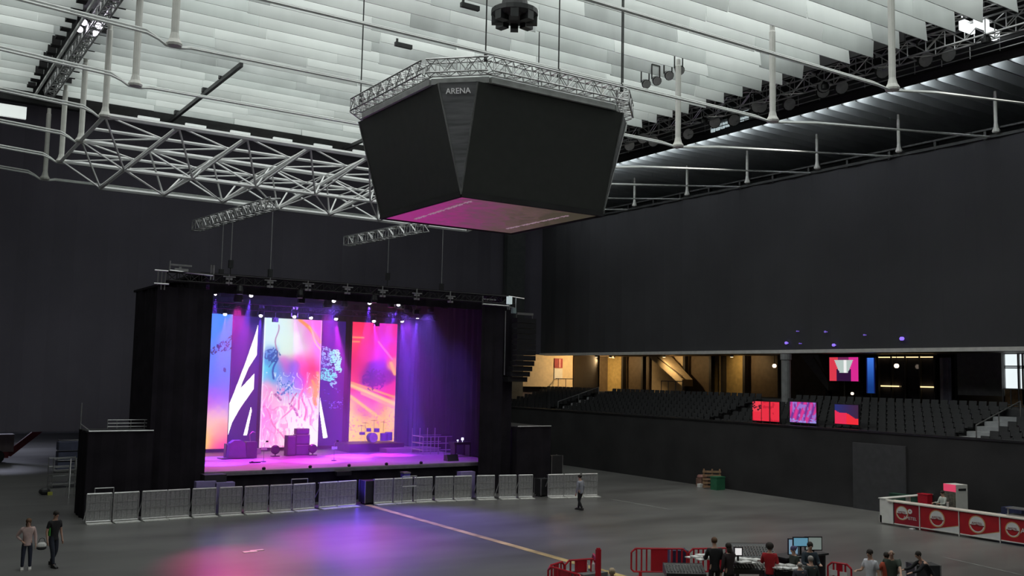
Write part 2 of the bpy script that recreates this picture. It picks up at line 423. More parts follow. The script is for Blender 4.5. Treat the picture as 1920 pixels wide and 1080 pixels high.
for (x, yy, lab) in [(-4.6, 3.0, 0), (-3.2,-4.6,0), (0,-4.7,0), (3.1,-4.7,0), (4.6,-3.0,0), (4.6,3.2,0)]:
    hc = MB().tube((cx_+x, cy0+yy, 17.95), (cx_+x, cy0+yy, 23.6), .028, 5).tube((cx_+x, cy0+yy, 17.8), (cx_+x, cy0+yy, 18.1), .07, 6).build('hoist_cable', M['darkmetal'])
    tag(hc, 'thin dark cable holding the video cube from the ceiling', 'cable', 'hoist cables of the video cube')
t = thing('ceiling_hub', 'round black segmented hub hanging at the ceiling above the video cube', 'ceiling hub', (21.9, 33.2, 21.3))
MB().lathe([(.25,.0),(.85,.05),(1.0,.2),(1.0,.4),(.6,.5),(.4,1.6)], (21.9,33.2,21.55), 20).build('drum', M['dark'], t)
for k in range(8):
    a = k*math.pi/4+.2; c = Vector((21.9+.72*math.cos(a), 33.2+.72*math.sin(a), 21.55)); d = Vector((math.cos(a), math.sin(a), 0))
    MB().bar(c-d*.22, c+d*.25, .34, .38).build('loudspeaker_segment', M['blackplastic'], t)
for (px, py) in ((882, 13), (757, 86)):
    p = P(px, py, Z=22.3)
    tag(MB().box((p.x-.45, p.y-.05, 22.22), (p.x+.45, p.y+.12, 22.42)).box((p.x-.4, p.y-.0, 22.42), (p.x-.3, p.y+.05, 22.6)).build('ceiling_speaker', M['dark']),
        'small black box mounted under the ceiling baffles' + (' near the round hub' if px > 800 else ' left of the cube cables'), 'speaker')
# black rails under the ceiling
t = thing('ceiling_rail', 'thin black rail under the ceiling with small brackets, left of the cube', 'rail', (15.05, 48.3, 22.2))
MB().box((14.96,48.3,22.1),(15.14,63.4,22.32)).build('rail', M['dark'], t)
MB().box((14.9,51.5,22.3),(15.2,51.8,22.55)).box((14.9,54.7,22.3),(15.2,55.0,22.55)).box((14.9,60.7,22.3),(15.2,61.0,22.55)).build('bracket', M['dark'], t)
tag(MB().box((26.9,56.5,22.1),(27.08,63.4,22.32)).build('ceiling_rail', M['dark']), 'thin black rail under the ceiling just left of the cube side', 'rail')
# pale box of light at the far left end of the ceiling
tag(MB().box((4.0,62.0,20.9),(6.8,62.25,21.6)).build('ceiling_panel', mat('pale_panel', (.85,.9,.88), .5, emit=(.75,.8,.78), es=.75)), 'pale lit panel at the left end of the ceiling', 'ceiling light')
for i in range(9):
    x = 13+2.9*i
    tag(MB().box((x,61.9,22.0),(x+1.3,62.1,22.15)).build('ceiling_light', mat('pale_strip', (.85,.9,.88), .5, emit=(.7,.75,.72), es=.6)), 'narrow pale light box along the far edge of the ceiling', 'ceiling light', 'light boxes along the far ceiling edge')

# ------------------------------------------------------------------ catwalks
t = thing('lighting_catwalk', 'narrow catwalk with pale rails under the ceiling at top left', 'catwalk', (7.6, 30, 22.4))
MB().box((6.9,30,23.3),(8.3,62.3,23.45)).build('walkway', M['dark'], t)
a_, b_ = MB(), MB(); box_truss(a_, b_, (7.9,30,22.6), (7.9,62.3,22.6), .5, .9, .05, .03)
a_.build('chord', M['alu'], t); b_.build('bracing', M['alu'], t)
MB().box((7.15,30,22.35),(7.25,62.3,22.5)).build('handrail', M['whiterod'], t)
yy = 40.0
while yy < 62:
    MB().box((6.55,yy,22.35),(6.95,yy+.5,23.4)).build('side_plate', M['black'], t); MB().box((8.25,yy,22.5),(8.6,yy+.5,23.4)).build('side_plate', M['black'], t); yy += 1.42
def floodlight(x, yy, z, r, group, label, lit=0.0, tilt=.6):
    t = thing('floodlight', label, 'floodlight', (x, yy, z), 0, group)
    d = Vector((-.35, -.8, -.5)).normalized(); c = Vector((x, yy, z))
    MB().tube(c, c-d*.5, r, 12, r*.6).build('housing', M['darkmetal'], t)
    MB().tube(c+d*.02, c+d*.06, r*.85, 12).build('lens', (M['bulb_white'] if lit else M['alu']), t)
    MB().bar(c-d*.25+Vector((r*1.1,0,0)), c-d*.25+Vector((r*1.1,0,.8)), .05).bar(c-d*.25-Vector((r*1.1,0,0)), c-d*.25+Vector((-r*1.1,0,.8)), .05).bar(c-d*.25+Vector((-r*1.1,0,.8)), c-d*.25+Vector((r*1.1,0,.8)), .05).build('yoke', M['darkmetal'], t)
    return t
lit_l = [(158,42,1),(185,48,1),(150,55,1),(180,62,1),(110,122,0),(145,118,0),(118,128,0)]
for px, py, l in lit_l:
    p = P(px, py, Z=22.5)
    floodlight(p.x, p.y, p.z, .16, 'floodlights on the narrow catwalk', 'small floodlight glowing on the narrow catwalk at top left' if l else 'small unlit floodlight on the narrow catwalk', l)
t = thing('lighting_catwalk', 'wide dark catwalk trench with trusses and lamps across the right ceiling', 'catwalk', (42.8, 18, 22.4))
MB().box((44.0,14,22.9),(45.4,70,23.05)).build('walkway', M['dark'], t)
MB().box((40.05,27,22.75),(40.2,70,25.5)).box((40.05,14,23.5),(40.2,27,25.5)).box((45.35,14,22.4),(45.45,70,24.3)).box((45.35,23.5,24.3),(45.45,70,26)).build('side_plate', M['black'], t)
a_, b_ = MB(), MB()
box_truss(a_, b_, (42.2,14,23.0), (42.2,70,23.0), .8, 1.0, .05, .03)
box_truss(a_, b_, (40.8,14,23.6), (40.8,70,23.6), .5, .8, .04, .025)
a_.build('chord', M['alu'], t); b_.build('bracing', M['alu'], t)
hr = MB()
for z in (22.5, 22.8): hr.tube((43.9,14,z),(43.9,70,z),.03,5)
for k in range(38): hr.tube((43.9,14+1.5*k,22.4),(43.9,14+1.5*k,23),.025,4)
hr.build('handrail', M['steel'], t)
for px, py in ((1376,222*0+222),(1735,108),(1778,98),(1340,226),(1543,168),(1578,160),(1655,130),(1290,248),(1545,157),(1480,192),(1240,150),(1225,262),(1180,270),(1205,256),(1420,196)):
    p = P(px, py, Z=22.7)
    if not 40.3 < p.x < 45: p = Vector((42.8, p.y, 22.7))
    floodlight(p.x, p.y, 22.6, .42, 'floodlights along the wide catwalk', 'big round floodlight hanging on the wide catwalk under the right ceiling')
t = thing('added_strip_light', 'long added strip light along the wide catwalk brightening the side baffles', 'lamp', (45.0,44,22.9))  # added lamp, put in to light the side baffle tips
MB().box((45.0,20,22.8),(45.3,68,23.0)).build('housing', M['darkmetal'], t)
sl_ = lamp('added_strip_glow', 'AREA', (45.47,44,22.75), 900, (.9,.97,1), t, (60,44,23.2), .2)
sl_.data.shape = 'RECTANGLE'; sl_.data.size = 48; sl_.data.size_y = .2
sl_.rotation_euler = Matrix((Vector((0,1,0)), Vector((0,0,-1)), Vector((-1,0,0)))).transposed().to_euler()
for yy, e in ((24,2600),(33,2600),(42,1800)):  # lamps added to brighten the right side of the floor
    t = thing('added_house_light', 'added dark house light hanging under the wide catwalk', 'lamp', (41.85,yy,22.2), 0, 'added house lights under the wide catwalk')
    MB().lathe([(.2,0),(.22,.2),(.1,.42)], (41.85,yy,22.2), 12).build('housing', M['darkmetal'], t)
    lamp('added_house_beam', 'SPOT', (41.85,yy,22.1), e, (1,.97,.9), t, (34,yy-1,0), .3, math.radians(95), 1)
lp = [(1232,152),(1255,142),(1275,132),(1212,158)]
for i, (px, py) in enumerate(lp):
    p = P(px, py, Z=22.0)
    floodlight(p.x, p.y, p.z, .25, 'floodlights in the middle ceiling field', 'dark floodlight hung in a row in the middle ceiling field right of the cube')
for i in range(8):
    p = P(1344+9*i, 238-3.4*i, X=44.9)
    tag(MB().box((44.5, p.y-.15, p.z-.4), (44.6, p.y+.15, p.z+.25)).build('light_panel', mat('pale_slot', (.7,.8,.85), .5, emit=(.5,.6,.62), es=.7)), 'small pale slot light in a short row on the wide catwalk', 'light', 'slot lights on the wide catwalk')
for px, py in ((1813,52),(1840,45),(1860,66),(1150,0)):
    if px < 1200: continue
    p = P(px, py, Z=23.2)
    tag(MB().box((p.x-.5,p.y-.1,23.0),(p.x+.5,p.y+.1,23.5)).box((p.x-.45,p.y-.05,23.5),(p.x-.4,p.y,23.8)).build('light_panel', mat('lit_panel', (1,1,1), emit=(.9,.95,.95), es=1.2)), 'bright white light panel at the upper right of the wide catwalk', 'light', 'bright panels at the upper right')

# ------------------------------------------------------------------ stage
SX0, SX1 = 13.4, 28.3
t = thing('stage', 'raised concert stage with a pale deck and black front skirt', 'stage', (21, 46, 0))
deckm = mat('stage_deck', (.34,.30,.34), .5, var=.08, scale=1.5)
MB().box((11.5,46.2,1.55),(30.3,59.5,1.7)).build('deck', deckm, t)
MB().box((13.2,46.15,1.50),(29,46.3,1.66)).build('edge_profile', M['steel'], t)
pleated((13.2,46.3),(29,46.3),.0,1.5,.03,.25).build('skirt', M['drape'], t)
lg = MB()
for x in (14,17,20,23,26,28.8): lg.tube((x,46.8,0),(x,46.8,1.55),.05,6)
lg.build('support_post', M['steel'], t)
drp = 'black floor to roof drape closing the '
def drape(name, label, p, q, z0, z1):
    return tag(pleated(p, q, z0, z1, .07, .22).build(name, M['drape']), label, 'curtain')
drape('stage_drape', drp+'left front side of the stage', (10.85,45.6), (13.4,45.6), 0, 10.25)
drape('stage_drape', drp+'right front side of the stage', (28.35,45.6), (30.4,45.6), 0, 10.35)
drape('stage_drape', drp+'inner left wing of the stage', (13.2,46.1), (13.0,59.4), 1.75, 10.98)
drape('stage_drape', drp+'inner right wing of the stage', (30.15,46.2), (30.15,59.4), 1.75, 10.98)
drape('stage_drape', 'black backdrop cloth behind the tall screens of the stage', (13,59.2), (30.2,59.2), 1.75, 10.98)
drape('stage_drape', 'black valance across the top front of the stage', (13.3,45.85), (28.4,45.85), 10.15, 10.95)
struct_roof = MB().box((12.9,46,10.98),(30.9,60,11.1)).build('stage_roof', M['drape']); tag(struct_roof, 'flat black roof cloth stretched over the stage', 'stage roof')
trussed('front_truss', 'dark box truss along the top front edge of the stage', (11.2,45.5,10.75), (30.4,45.5,10.75), .42, .5, M['black'], r=.04, rd=.02)
for yy, zz, lab in ((48.5,10.72,'front'),(54,10.1,'rear')):
    trussed('lighting_truss', 'dark truss inside the stage roof carrying the '+lab+' row of lamps', (13.6,yy,zz), (30.2,yy,zz), .34, .5, M['darkmetal'], r=.03, rd=.018)
# left and right end frames on top of the stage
for px0, px1, py, lab in ((318,400,507,'left'),(905,955,570,'right')):
    p0, p1 = P(px0, py, Y=45.3), P(px1, py+ (10 if lab=='left' else 4), Y=45.3)
    f = MB().tube(p0, p1, .045).tube((p0.x,45.3,p0.z-.05),(p0.x,45.3,p0.z+.45),.04).tube((p1.x,45.3,p1.z-.2),(p1.x,45.3,p1.z+.5),.05)
    f.bar((p0.x,45.35,p0.z+.28),(p0.x+(p1.x-p0.x)*.5,45.35,p0.z+.28),.08).bar((p1.x-.12,45.3,p1.z-.2),(p1.x-.12,45.3,p1.z+.5),.05)
    tag(f.build('top_rail', M['steel']), 'bare metal rail frame on the '+lab+' top corner of the stage', 'rail')
# tie ons: paired clamps along the front truss
for k, px in enumerate((430,507,578,652,718,782,845)):
    py = 520+(px-430)*.088
    p = P(px, py, Y=45.2)
    f = MB().box((p.x-.015,45.2,10.5),(p.x+.015,45.28,max(11.0,p.z+.06)))
    for dx in (-.09,.09):
        f.box((p.x+dx-.06,45.18,p.z-.32),(p.x+dx+.06,45.27,p.z-.22)); f.box((p.x+dx-.06,45.18,p.z-.12),(p.x+dx+.06,45.27,p.z-.02))
    f.bar((p.x-.28,45.22,p.z+.03),(p.x+.3,45.22,p.z+.03),.05).box((p.x-.02,45.22,p.z-.3),(p.x+.02,45.26,p.z-.05))
    tag(f.build('truss_clamp', M['grey']), 'small silver clamp pair on the front truss of the stage', 'clamp', 'clamps on the stage front truss')
# hoists
for px, ytop, ybot, yy in ((415,432,505,56),(433,430,488,56),(507,392,505,56),(727,448,512,56),(828,430,532,56)):
    a, b = P(px, ytop, Y=yy), P(px, ybot, Y=yy)
    t = thing('chain_hoist', 'thin chain hoist hanging above the stage', 'hoist', b, 0, 'chain hoists above the stage')
    zt_ = 15.5 if px in (433,727,415) else LZ
    MB().tube((b.x,yy,b.z),(b.x,yy,max(a.z, zt_)),.022,5).build('chain', M['steel'], t)
    MB().box((b.x-.12,yy-.12,b.z-.45),(b.x+.12,yy+.12,b.z)).tube((b.x,yy,b.z-1.6),(b.x,yy,b.z-.4),.03,5).build('motor', M['dark'], t)
# purple stage haze
hz = MB().box((13.4,46.4,1.75),(30.0,59,10.9)).build('stage_haze', None or mat('tmp', (0,0,0)))
m = bpy.data.materials.new('haze'); m.use_nodes = True; nt = m.node_tree; nt.nodes.clear()
o_ = nt.nodes.new('ShaderNodeOutputMaterial'); vs_ = nt.nodes.new('ShaderNodeVolumeScatter')
vs_.inputs['Density'].default_value = .024; vs_.inputs['Anisotropy'].default_value = .2; nt.links.new(vs_.outputs[0], o_.inputs['Volume'])
hz.data.materials[0] = m
tag(hz, 'thin purple haze filling the space of the stage', 'haze', kind='stuff')

# ---- LED screens: their picture
def gauss(x, y, pts):
    r = g_ = b = w_ = 0
    for (px, py, s, c) in pts:
        k = math.exp(-((x-px)**2+(y-py)**2)/(2*s*s))+1e-12
        r += c[0]*k; g_ += c[1]*k; b += c[2]*k; w_ += k
    return (r/w_, g_/w_, b/w_)
def hsh(i, j): return ((math.sin(i*127.1+j*311.7)*43758.5453) % 1.0)
def vn(x, y):
    i, j = math.floor(x), math.floor(y); fx, fy = x-i, y-j
    fx = fx*fx*(3-2*fx); fy = fy*fy*(3-2*fy)
    return (hsh(i,j)*(1-fx)+hsh(i+1,j)*fx)*(1-fy)+(hsh(i,j+1)*(1-fx)+hsh(i+1,j+1)*fx)*fy
def segd(x, y, a, b):
    dx, dy = b[0]-a[0], b[1]-a[1]; t_ = max(0, min(1, ((x-a[0])*dx+(y-a[1])*dy)/(dx*dx+dy*dy)))
    return math.hypot(x-a[0]-t_*dx, y-a[1]-t_*dy), t_
def inpoly(x, y, P_):
    c = False; j = len(P_)-1
    for i in range(len(P_)):
        xi, yi = P_[i]; xj, yj = P_[j]
        if (yi > y) != (yj > y) and x < (xj-xi)*(y-yi)/(yj-yi)+xi: c = not c
        j = i
    return c
def mix(a, b, t_): return tuple(a[i]*(1-t_)+b[i]*t_ for i in range(3))
def paintA(x, y):   # picture coordinates: x 385..434, y 590..845
    y += 8*(vn(x*.12, y*.12)-.5)
    c = gauss(x, y, [(410,620,45,(70,140,245)),(400,700,40,(70,120,240)),(410,730,18,(90,110,235)),(415,745,14,(190,90,220)),(395,752,14,(225,80,210)),
                     (410,775,16,(250,180,200)),(410,800,16,(250,200,150)),(390,830,14,(250,215,70)),(430,838,16,(245,60,140)),(425,815,12,(250,150,130))])
    d, _ = segd(x, y, (400,662), (434,642))
    if d < 11*(.3+.7*(x-398)/36) and vn(x*.7, y*.7) > .52 and x > 398: c = (20,35,90)
    if math.hypot(x-424, y-695) < 2.5: c = (20,60,120)
    return c
def paintB(x, y):   # 492..603, 596..845
    wx = x+10*(vn(x*.06, y*.06+9)-.5); wy = y+14*(vn(x*.07+5, y*.07)-.5)
    c = gauss(wx, wy, [(500,620,22,(205,240,240)),(530,630,22,(225,245,225)),(555,650,18,(215,240,225)),(590,615,22,(245,110,215)),(592,655,18,(250,130,210)),
        (575,625,10,(235,150,220)),(505,668,9,(60,100,200)),(500,700,14,(70,215,225)),(515,705,10,(90,130,235)),(535,690,11,(235,90,200)),(545,690,8,(60,100,240)),
        (550,712,12,(90,110,240)),(565,680,12,(250,60,140)),(590,690,14,(245,50,90)),(590,712,10,(250,110,90)),(570,720,12,(250,60,200)),(530,728,14,(150,170,245)),
        (598,728,10,(250,170,70)),(505,735,12,(240,160,200)),(520,750,16,(250,190,220)),(505,790,22,(250,130,220)),(505,830,20,(250,170,225)),(550,780,20,(255,235,245)),
        (580,760,16,(250,200,230)),(560,820,24,(255,240,235)),(590,800,20,(255,240,250)),(560,735,10,(150,220,245))])
    for (a, b, wd, col) in [((560,598),(603,640),3,(255,150,60)),((575,610),(603,655),1.6,(255,190,120)),((516,610),(516,670),1.2,(180,140,170)),
                            ((517,676),(511,712),1.6,(50,80,170)),((514,670),(506,690),1.2,(60,120,190)),((580,700),(560,770),1.5,(250,120,180)),((600,700),(595,760),3,(245,150,50)),
                            ((585,715),(600,745),2,(250,160,60)),((560,740),(545,765),1.4,(190,100,150)),((570,735),(577,790),1.6,(230,110,180)),((500,770),(535,825),1.3,(235,120,190)),
                            ((545,760),(560,782),1.6,(180,90,170)),((520,800),(555,760),1.3,(240,130,200)),((583,740),(590,800),1.2,(240,150,200)),((548,720),(532,742),1.5,(50,110,200)),
                            ((520,742),(530,752),1.8,(150,90,150))]:
        d, t_ = segd(x+3*math.sin(y*.12), y, a, b)
        if d < wd*2: c = mix(c, col, max(0, 1-(d/(wd*1.6))**2))
    if 520 < x < 552 and 715 < y < 742 and vn(x*.5, y*.5) > .68: c = (60,120,200)
    if math.hypot((x-508)/14, (y-668)/12) < .9+.4*vn(x*.3,y*.3) and vn(x*.4+2, y*.4) > .45: c = mix(c, (35,70,150), .75)
    rg = abs(vn(wx*.085+3, wy*.045)-.5); rg2 = abs(vn(wx*.16, wy*.05+40)-.5)
    if y > 735 and rg < .035: c = mix(c, (205,90,175), .75*(1-rg/.035))
    if y > 700 and rg2 < .05: c = mix(c, (255,250,255), .8*(1-rg2/.05))
    if y > 730 and vn(x*.3, y*.12+8) > .72: c = mix(c, (240,140,205), .6)
    if x < 494.5 or x > 601: c = mix(c, (255,255,255), .4)
    return c
def paintC(x, y):   # 658..743, 604..832
    wx = x+8*(vn(x*.06, y*.06+3)-.5); wy = y+10*(vn(x*.07+8, y*.07)-.5)
    c = gauss(wx, wy, [(670,615,20,(250,45,90)),(685,650,18,(250,40,110)),(665,640,12,(255,90,120)),(712,625,14,(225,45,225)),(708,660,14,(225,40,250)),(738,620,10,(240,40,110)),
        (738,660,10,(245,50,130)),(738,685,8,(255,150,110)),(706,690,10,(120,30,220)),(700,705,14,(110,20,130)),(720,705,10,(130,25,150)),(668,690,12,(235,40,110)),(664,712,9,(250,60,110)),
        (715,735,14,(230,40,150)),(738,730,8,(250,50,130)),(690,745,14,(240,80,170)),(700,765,14,(240,110,180)),(735,770,14,(250,190,110)),(668,790,20,(250,205,90)),(668,825,14,(250,205,80)),
        (700,800,20,(250,190,95)),(730,815,20,(250,190,100)),(690,770,10,(240,90,190))])
    for (a, b, wd, col) in [((660,723),(743,758),4,(255,200,110)),((660,718),(743,745),2.2,(255,150,90)),((660,744),(725,792),3,(255,190,100)),((680,738),(743,765),2.5,(255,160,140)),
                            ((660,633),(680,633),1.6,(255,150,110)),((660,641),(672,641),1.6,(255,140,110)),((708,640),(735,672),2,(255,110,190)),((733,680),(741,700),3,(255,180,90))]:
        d, t_ = segd(x, y, a, b)
        if d < wd*2: c = mix(c, col, max(0, 1-(d/(wd*1.4))**2))
    if vn(x*.45, y*.45+30) > .78 and y > 760: c = mix(c, (200,90,180), .5)
    d = math.hypot((x-702)/18, (y-712)/17)
    if d < 1.25 and vn(x*.35, y*.35) > .25+.5*(d-.6): c = mix(c, (90,15,120), .6)
    return c
white_D = [[(484,606),(484,666),(469,692),(458,722),(453,742),(430,778),(445,736),(463,681),(480,623)],
           [(481,702),(481,732),(457,769),(443,796),(434,829),(425,831),(427,776),(450,738)], [(477,766),(479,775),(472,822),(465,822)]]
def paintD(x, y):   # 428..486
    for p_ in white_D:
        if inpoly(x, y, p_): return (255,250,245) if not (y > 660 and y < 700 and vn(x,y) > .9) else (120,180,120)
    return (30,14,84)
white_E = [[(601,728),(606,736),(627,827),(618,828)]]
def paintE(x, y):   # 603..650
    x0_, y0_ = x, y; x += 7*(vn(x*.35, y*.35)-.5); y += 7*(vn(x*.35+9, y*.35)-.5)
    for p_ in white_E:
        if inpoly(x0_, y0_, p_): return (255,250,245)
    n_ = vn(x*.55, y*.55); n2 = vn(x*.25+7, y*.25)
    if inpoly(x, y, [(625,660),(642,656),(648,672),(648,700),(640,700),(630,682)]) and n_ > .3: return (130,225,235)
    if inpoly(x, y, [(603,693),(630,694),(640,705),(632,718),(605,715)]) and n_ > .35: return (90,205,200)
    if inpoly(x, y, [(603,645),(625,655),(640,690),(640,705),(620,700),(603,695)]) and n_ > .62: return (130,170,235)
    if inpoly(x, y, [(625,700),(640,700),(640,735),(628,730)]) and n_ > .6: return (120,180,220)
    if x > 604 and 735 < y < 770 and n_ > .85: return (110,90,220)
    return (40,14,96)
def lin(c): return tuple(((v/255+.055)/1.055)**2.4 if v > 10 else v/255/12.92 for v in c)
def screen_mat(name, es):
    m = bpy.data.materials.new(name); m.use_nodes = True; nt = m.node_tree; b = nt.nodes['Principled BSDF']
    at = nt.nodes.new('ShaderNodeAttribute'); at.attribute_name = 'picture'
    nt.links.new(at.outputs['Color'], b.inputs['Emission Color']); b.inputs['Emission Strength'].default_value = es
    b.inputs['Base Color'].default_value = (.02,.02,.02,1); b.inputs['Roughness'].default_value = .5
    return m
def screen_grid(name, m, parent, o, ux, uz, nx, nz, fn, rect):
    """flat lit picture: origin o top left, ux across, uz down; rect = picture coordinates"""
    vs = []; fs = []; cols = []
    for j in range(nz+1):
        for i in range(nx+1):
            vs.append(Vector(o)+Vector(ux)*(i/nx)+Vector(uz)*(j/nz)-parent_loc(parent))
    for j in range(nz):
        for i in range(nx):
            a = j*(nx+1)+i; fs.append((a, a+nx+1, a+nx+2, a+1))
            x = rect[0]+(rect[2]-rect[0])*(i+.5)/nx; y_ = rect[1]+(rect[3]-rect[1])*(j+.5)/nz
            cols.append(lin(fn(x, y_)))
    me = bpy.data.meshes.new(name); me.from_pydata(vs, [], fs); me.update(); me.materials.append(m)
    ca = me.color_attributes.new('picture', 'FLOAT_COLOR', 'CORNER')
    k = 0
    for fi, c in enumerate(cols):
        for _ in range(4): ca.data[k].color = (*c, 1); k += 1
    ob = bpy.data.objects.new(name, me); C.objects.link(ob); ob.parent = parent
    return ob
def led_wall(name, label, x0, x1, z0, z1, Y, fn, rect, es, nx, nz):
    t = thing(name, label, 'screen', ((x0+x1)/2, Y, z0))
    MB().box((x0-.05, Y+.02, z0-.05), (x1+.05, Y+.14, z1+.05)).build('cabinet', M['blackplastic'], t)
    screen_grid('picture_face', screen_mat(name+'_picture', es), t, (x0,Y,z1), (x1-x0,0,0), (0,0,z0-z1), nx, nz, fn, rect)
LE = 1.25
led_wall('led_screen', 'tall blue and peach video screen at the left of the stage', 14.6, 17.95, 1.9, 9.8, 57, lambda x, y: paintA(x, y), (434-3.35*30, 590, 434, 845), LE, 80, 180)
led_wall('led_screen', 'wide centre video screen with pastel swirls behind the amplifiers', 19.9, 23.62, 1.9, 9.72, 57, paintB, (491, 597, 603, 842), LE, 112, 240)
led_wall('led_screen', 'red and orange video screen behind the drum kit', 25.7, 28.88, 2.0, 9.74, 57, paintC, (659, 604, 743, 832), LE, 84, 220)
led_wall('led_screen', 'dark video screen with white diagonal strokes between the left and centre screens', 18.05, 19.85, 1.9, 9.75, 57.5, paintD, (433, 592, 489, 845), 1.7, 56, 240)
led_wall('led_screen', 'dark video screen with a cyan splash right of the centre screen', 23.7, 25.45, 1.9, 9.75, 57.5, paintE, (604, 600, 655, 842), 1.5, 52, 240)

# ---- stage lamps
BLUE = (.16,.05,1.0); MAG = (.70,.03,1.0)
fixtures = [(404,552,48.5,.5,BLUE,(15,50)),(471,554,48.5,1,BLUE,(15.4,50)),(626,564,48.5,1,BLUE,(20.6,49.5)),(693,568,48.5,.8,BLUE,(24,52)),(747,571,48.5,1.1,BLUE,(22.4,50)),
            (422,589,54,1,BLUE,(16.3,53)),(489,592,54,.9,BLUE,(17.6,51)),(552,594,54,1,MAG,(20.4,50)),(583,596,54,1,BLUE,(22.8,51)),(630,598,54,1.6,MAG,(23.5,52)),(701,602,54,1.4,MAG,(26.3,52)),(754,602,54,1.6,BLUE,(29.5,56)), (783,596,54,1.6,BLUE,(29.6,57.5))]
for i, (px, py, yy, s, col, aim) in enumerate(fixtures):
    p = P(px, py, Y=yy); a = Vector((aim[0], aim[1], 1.7)); d = (a-p).normalized()
    t = thing('moving_head_light', 'small moving head lamp glowing in the '+('front' if yy < 50 else 'rear')+' row over the stage', 'stage light', p+Vector((0,0,.5)), 0, 'glowing lamps in the '+('front' if yy < 50 else 'rear')+' row')
    MB().box((p.x-.16,yy-.12,p.z+.42),(p.x+.16,yy+.12,p.z+.6)).build('base', M['blackplastic'], t)
    MB().box((p.x-.2,yy-.04,p.z-.02),(p.x-.16,yy+.04,p.z+.45)).box((p.x+.16,yy-.04,p.z-.02),(p.x+.2,yy+.04,p.z+.45)).build('yoke', M['blackplastic'], t)
    hd = MB().tube(p-d*.32, p-d*.02, .10, 10, .13).build('head', M['blackplastic'], t)
    MB().ball(p, .10*(.6 if s < .6 else 1), 10).build('lens', M['bulb_white'], hd)
    lamp('beam', 'SPOT', p+d*.16, 13000*s, col, t, a, .05, math.radians(21), .5)
# big wash from the stage roof onto the deck
for x, e, c in ((16,5000,(1,.02,.62)),(21,5000,(.85,.02,1)),(26,4500,(.40,.02,1))):
    t = thing('wash_light', 'unlit looking dark wash lamp under the stage roof', 'stage light', (x, 50, 10.5), 0, 'dark wash lamps under the stage roof')
    MB().lathe([(.22,-.25),(.26,-.1),(.2,.15),(.04,.2),(.04,.68)], (x,50,10.3), 14).build('housing', M['blackplastic'], t)
    lamp('wash_beam', 'SPOT', (x,50,10.0), e, c, t, (x,50.5,1.7), .2, math.radians(75), .8)
for (x, yy, e, a) in ((27.5,50,6500,(29.6,58,6.0)),(22,50,5000,(17,59,8.5)),(25,49,5000,(30,52,5)), (24,48.2,3000,(27.3,55,2.4))):  # blue wash lamps added to brighten the drapes, backdrop and drum kit
    t = thing('wash_light', 'added dark wash lamp under the stage roof throwing blue light', 'stage light', (x,yy,10.5), 0, 'added blue wash lamps under the stage roof')
    MB().lathe([(.18,-.25),(.2,-.1),(.15,.15),(.04,.2),(.04,.58)], (x,yy,10.4), 14).build('housing', M['blackplastic'], t)
    lamp('wash_beam', 'SPOT', (x,yy,10.1), e, (.22,.10,1), t, a, .2, math.radians(60), 1)
# lamps of the front truss that throw colour on the hall floor
for (x, a, e, c, sp_) in ((14.5,(11.0,33.2,0),7500,(1,.02,.30),22),(17.5,(16.6,35.8,0),8500,(.80,.03,.75),34),(21.5,(20,38.5,0),9500,(.20,.07,1),66)):
    t = thing('front_wash_light', 'dark lamp on the stage front truss throwing colour on the hall floor', 'stage light', (x,45.3,10.3), 0, 'dark lamps on the stage front truss')
    MB().lathe([(.14,-.2),(.17,-.05),(.12,.2)], (x,45.15,10.3), 12).build('housing', M['blackplastic'], t)
    MB().box((x-.03,45.1,10.4),(x+.03,45.36,10.6)).build('clamp', M['darkmetal'], t)
    lamp('front_beam', 'SPOT', (x,45.0,10.05), e, c, t, a, .2, math.radians(sp_), 1)
# other dark fixtures hanging in the roof
for k, (px, py, yy) in enumerate(((452,548,48.5),(503,548,48.5),(565,564,48.5),(603,558,48.5),(780,585,48.5),(833,575,48.5),(872,576,48.5),(516,600,54),(706,608,54))):
    p = P(px, py, Y=yy)
    tag(MB().box((p.x-.16,yy-.1,p.z-.12),(p.x+.16,yy+.1,p.z+.12)).tube((p.x,yy,p.z+.1),(p.x,yy,p.z+.45),.03).box((p.x-.05,yy-.14,p.z-.06),(p.x+.1,yy-.1,p.z+.06)).build('roof_fixture', M['darkmetal']),
        'small dark unlit fixture hanging under the stage roof', 'stage light', 'unlit fixtures under the stage roof')

# ---- backline
def onstage(px, py, Z=1.7): return P(px, py, Z=Z)
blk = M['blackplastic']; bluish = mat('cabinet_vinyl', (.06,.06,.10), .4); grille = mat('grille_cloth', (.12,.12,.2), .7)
def cabinet(p, w_, d_, h_, name, label, z=0):
    t = thing(name, label, 'amplifier', (p.x, p.y, p.z+z))
    MB().box((-w_/2,-d_/2,0),(w_/2,d_/2,h_)).build('body', bluish, t, world=False)
    MB().box((-w_/2+.05,-d_/2-.02,.06),(w_/2-.05,-d_/2,h_-.08)).build('grille', grille, t, world=False)
    MB().box((-w_/2+.05,-d_/2-.03,h_-.07),(w_/2-.05,-d_/2,h_-.02)).build('control_panel', M['steel'], t, world=False)
    return t
p = onstage(564, 852); p.y = 53.6; p.x = P(564,852,Y=53.6).x
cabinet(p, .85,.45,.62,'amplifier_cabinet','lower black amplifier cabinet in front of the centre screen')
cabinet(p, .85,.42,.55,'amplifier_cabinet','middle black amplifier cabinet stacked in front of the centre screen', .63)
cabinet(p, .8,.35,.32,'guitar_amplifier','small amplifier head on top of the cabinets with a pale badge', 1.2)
p2 = Vector((P(543,852,Y=53.4).x, 53.4, 1.7)); cabinet(p2, .5,.5,1.15,'equipment_rack','dark rack standing left of the amplifier stack')
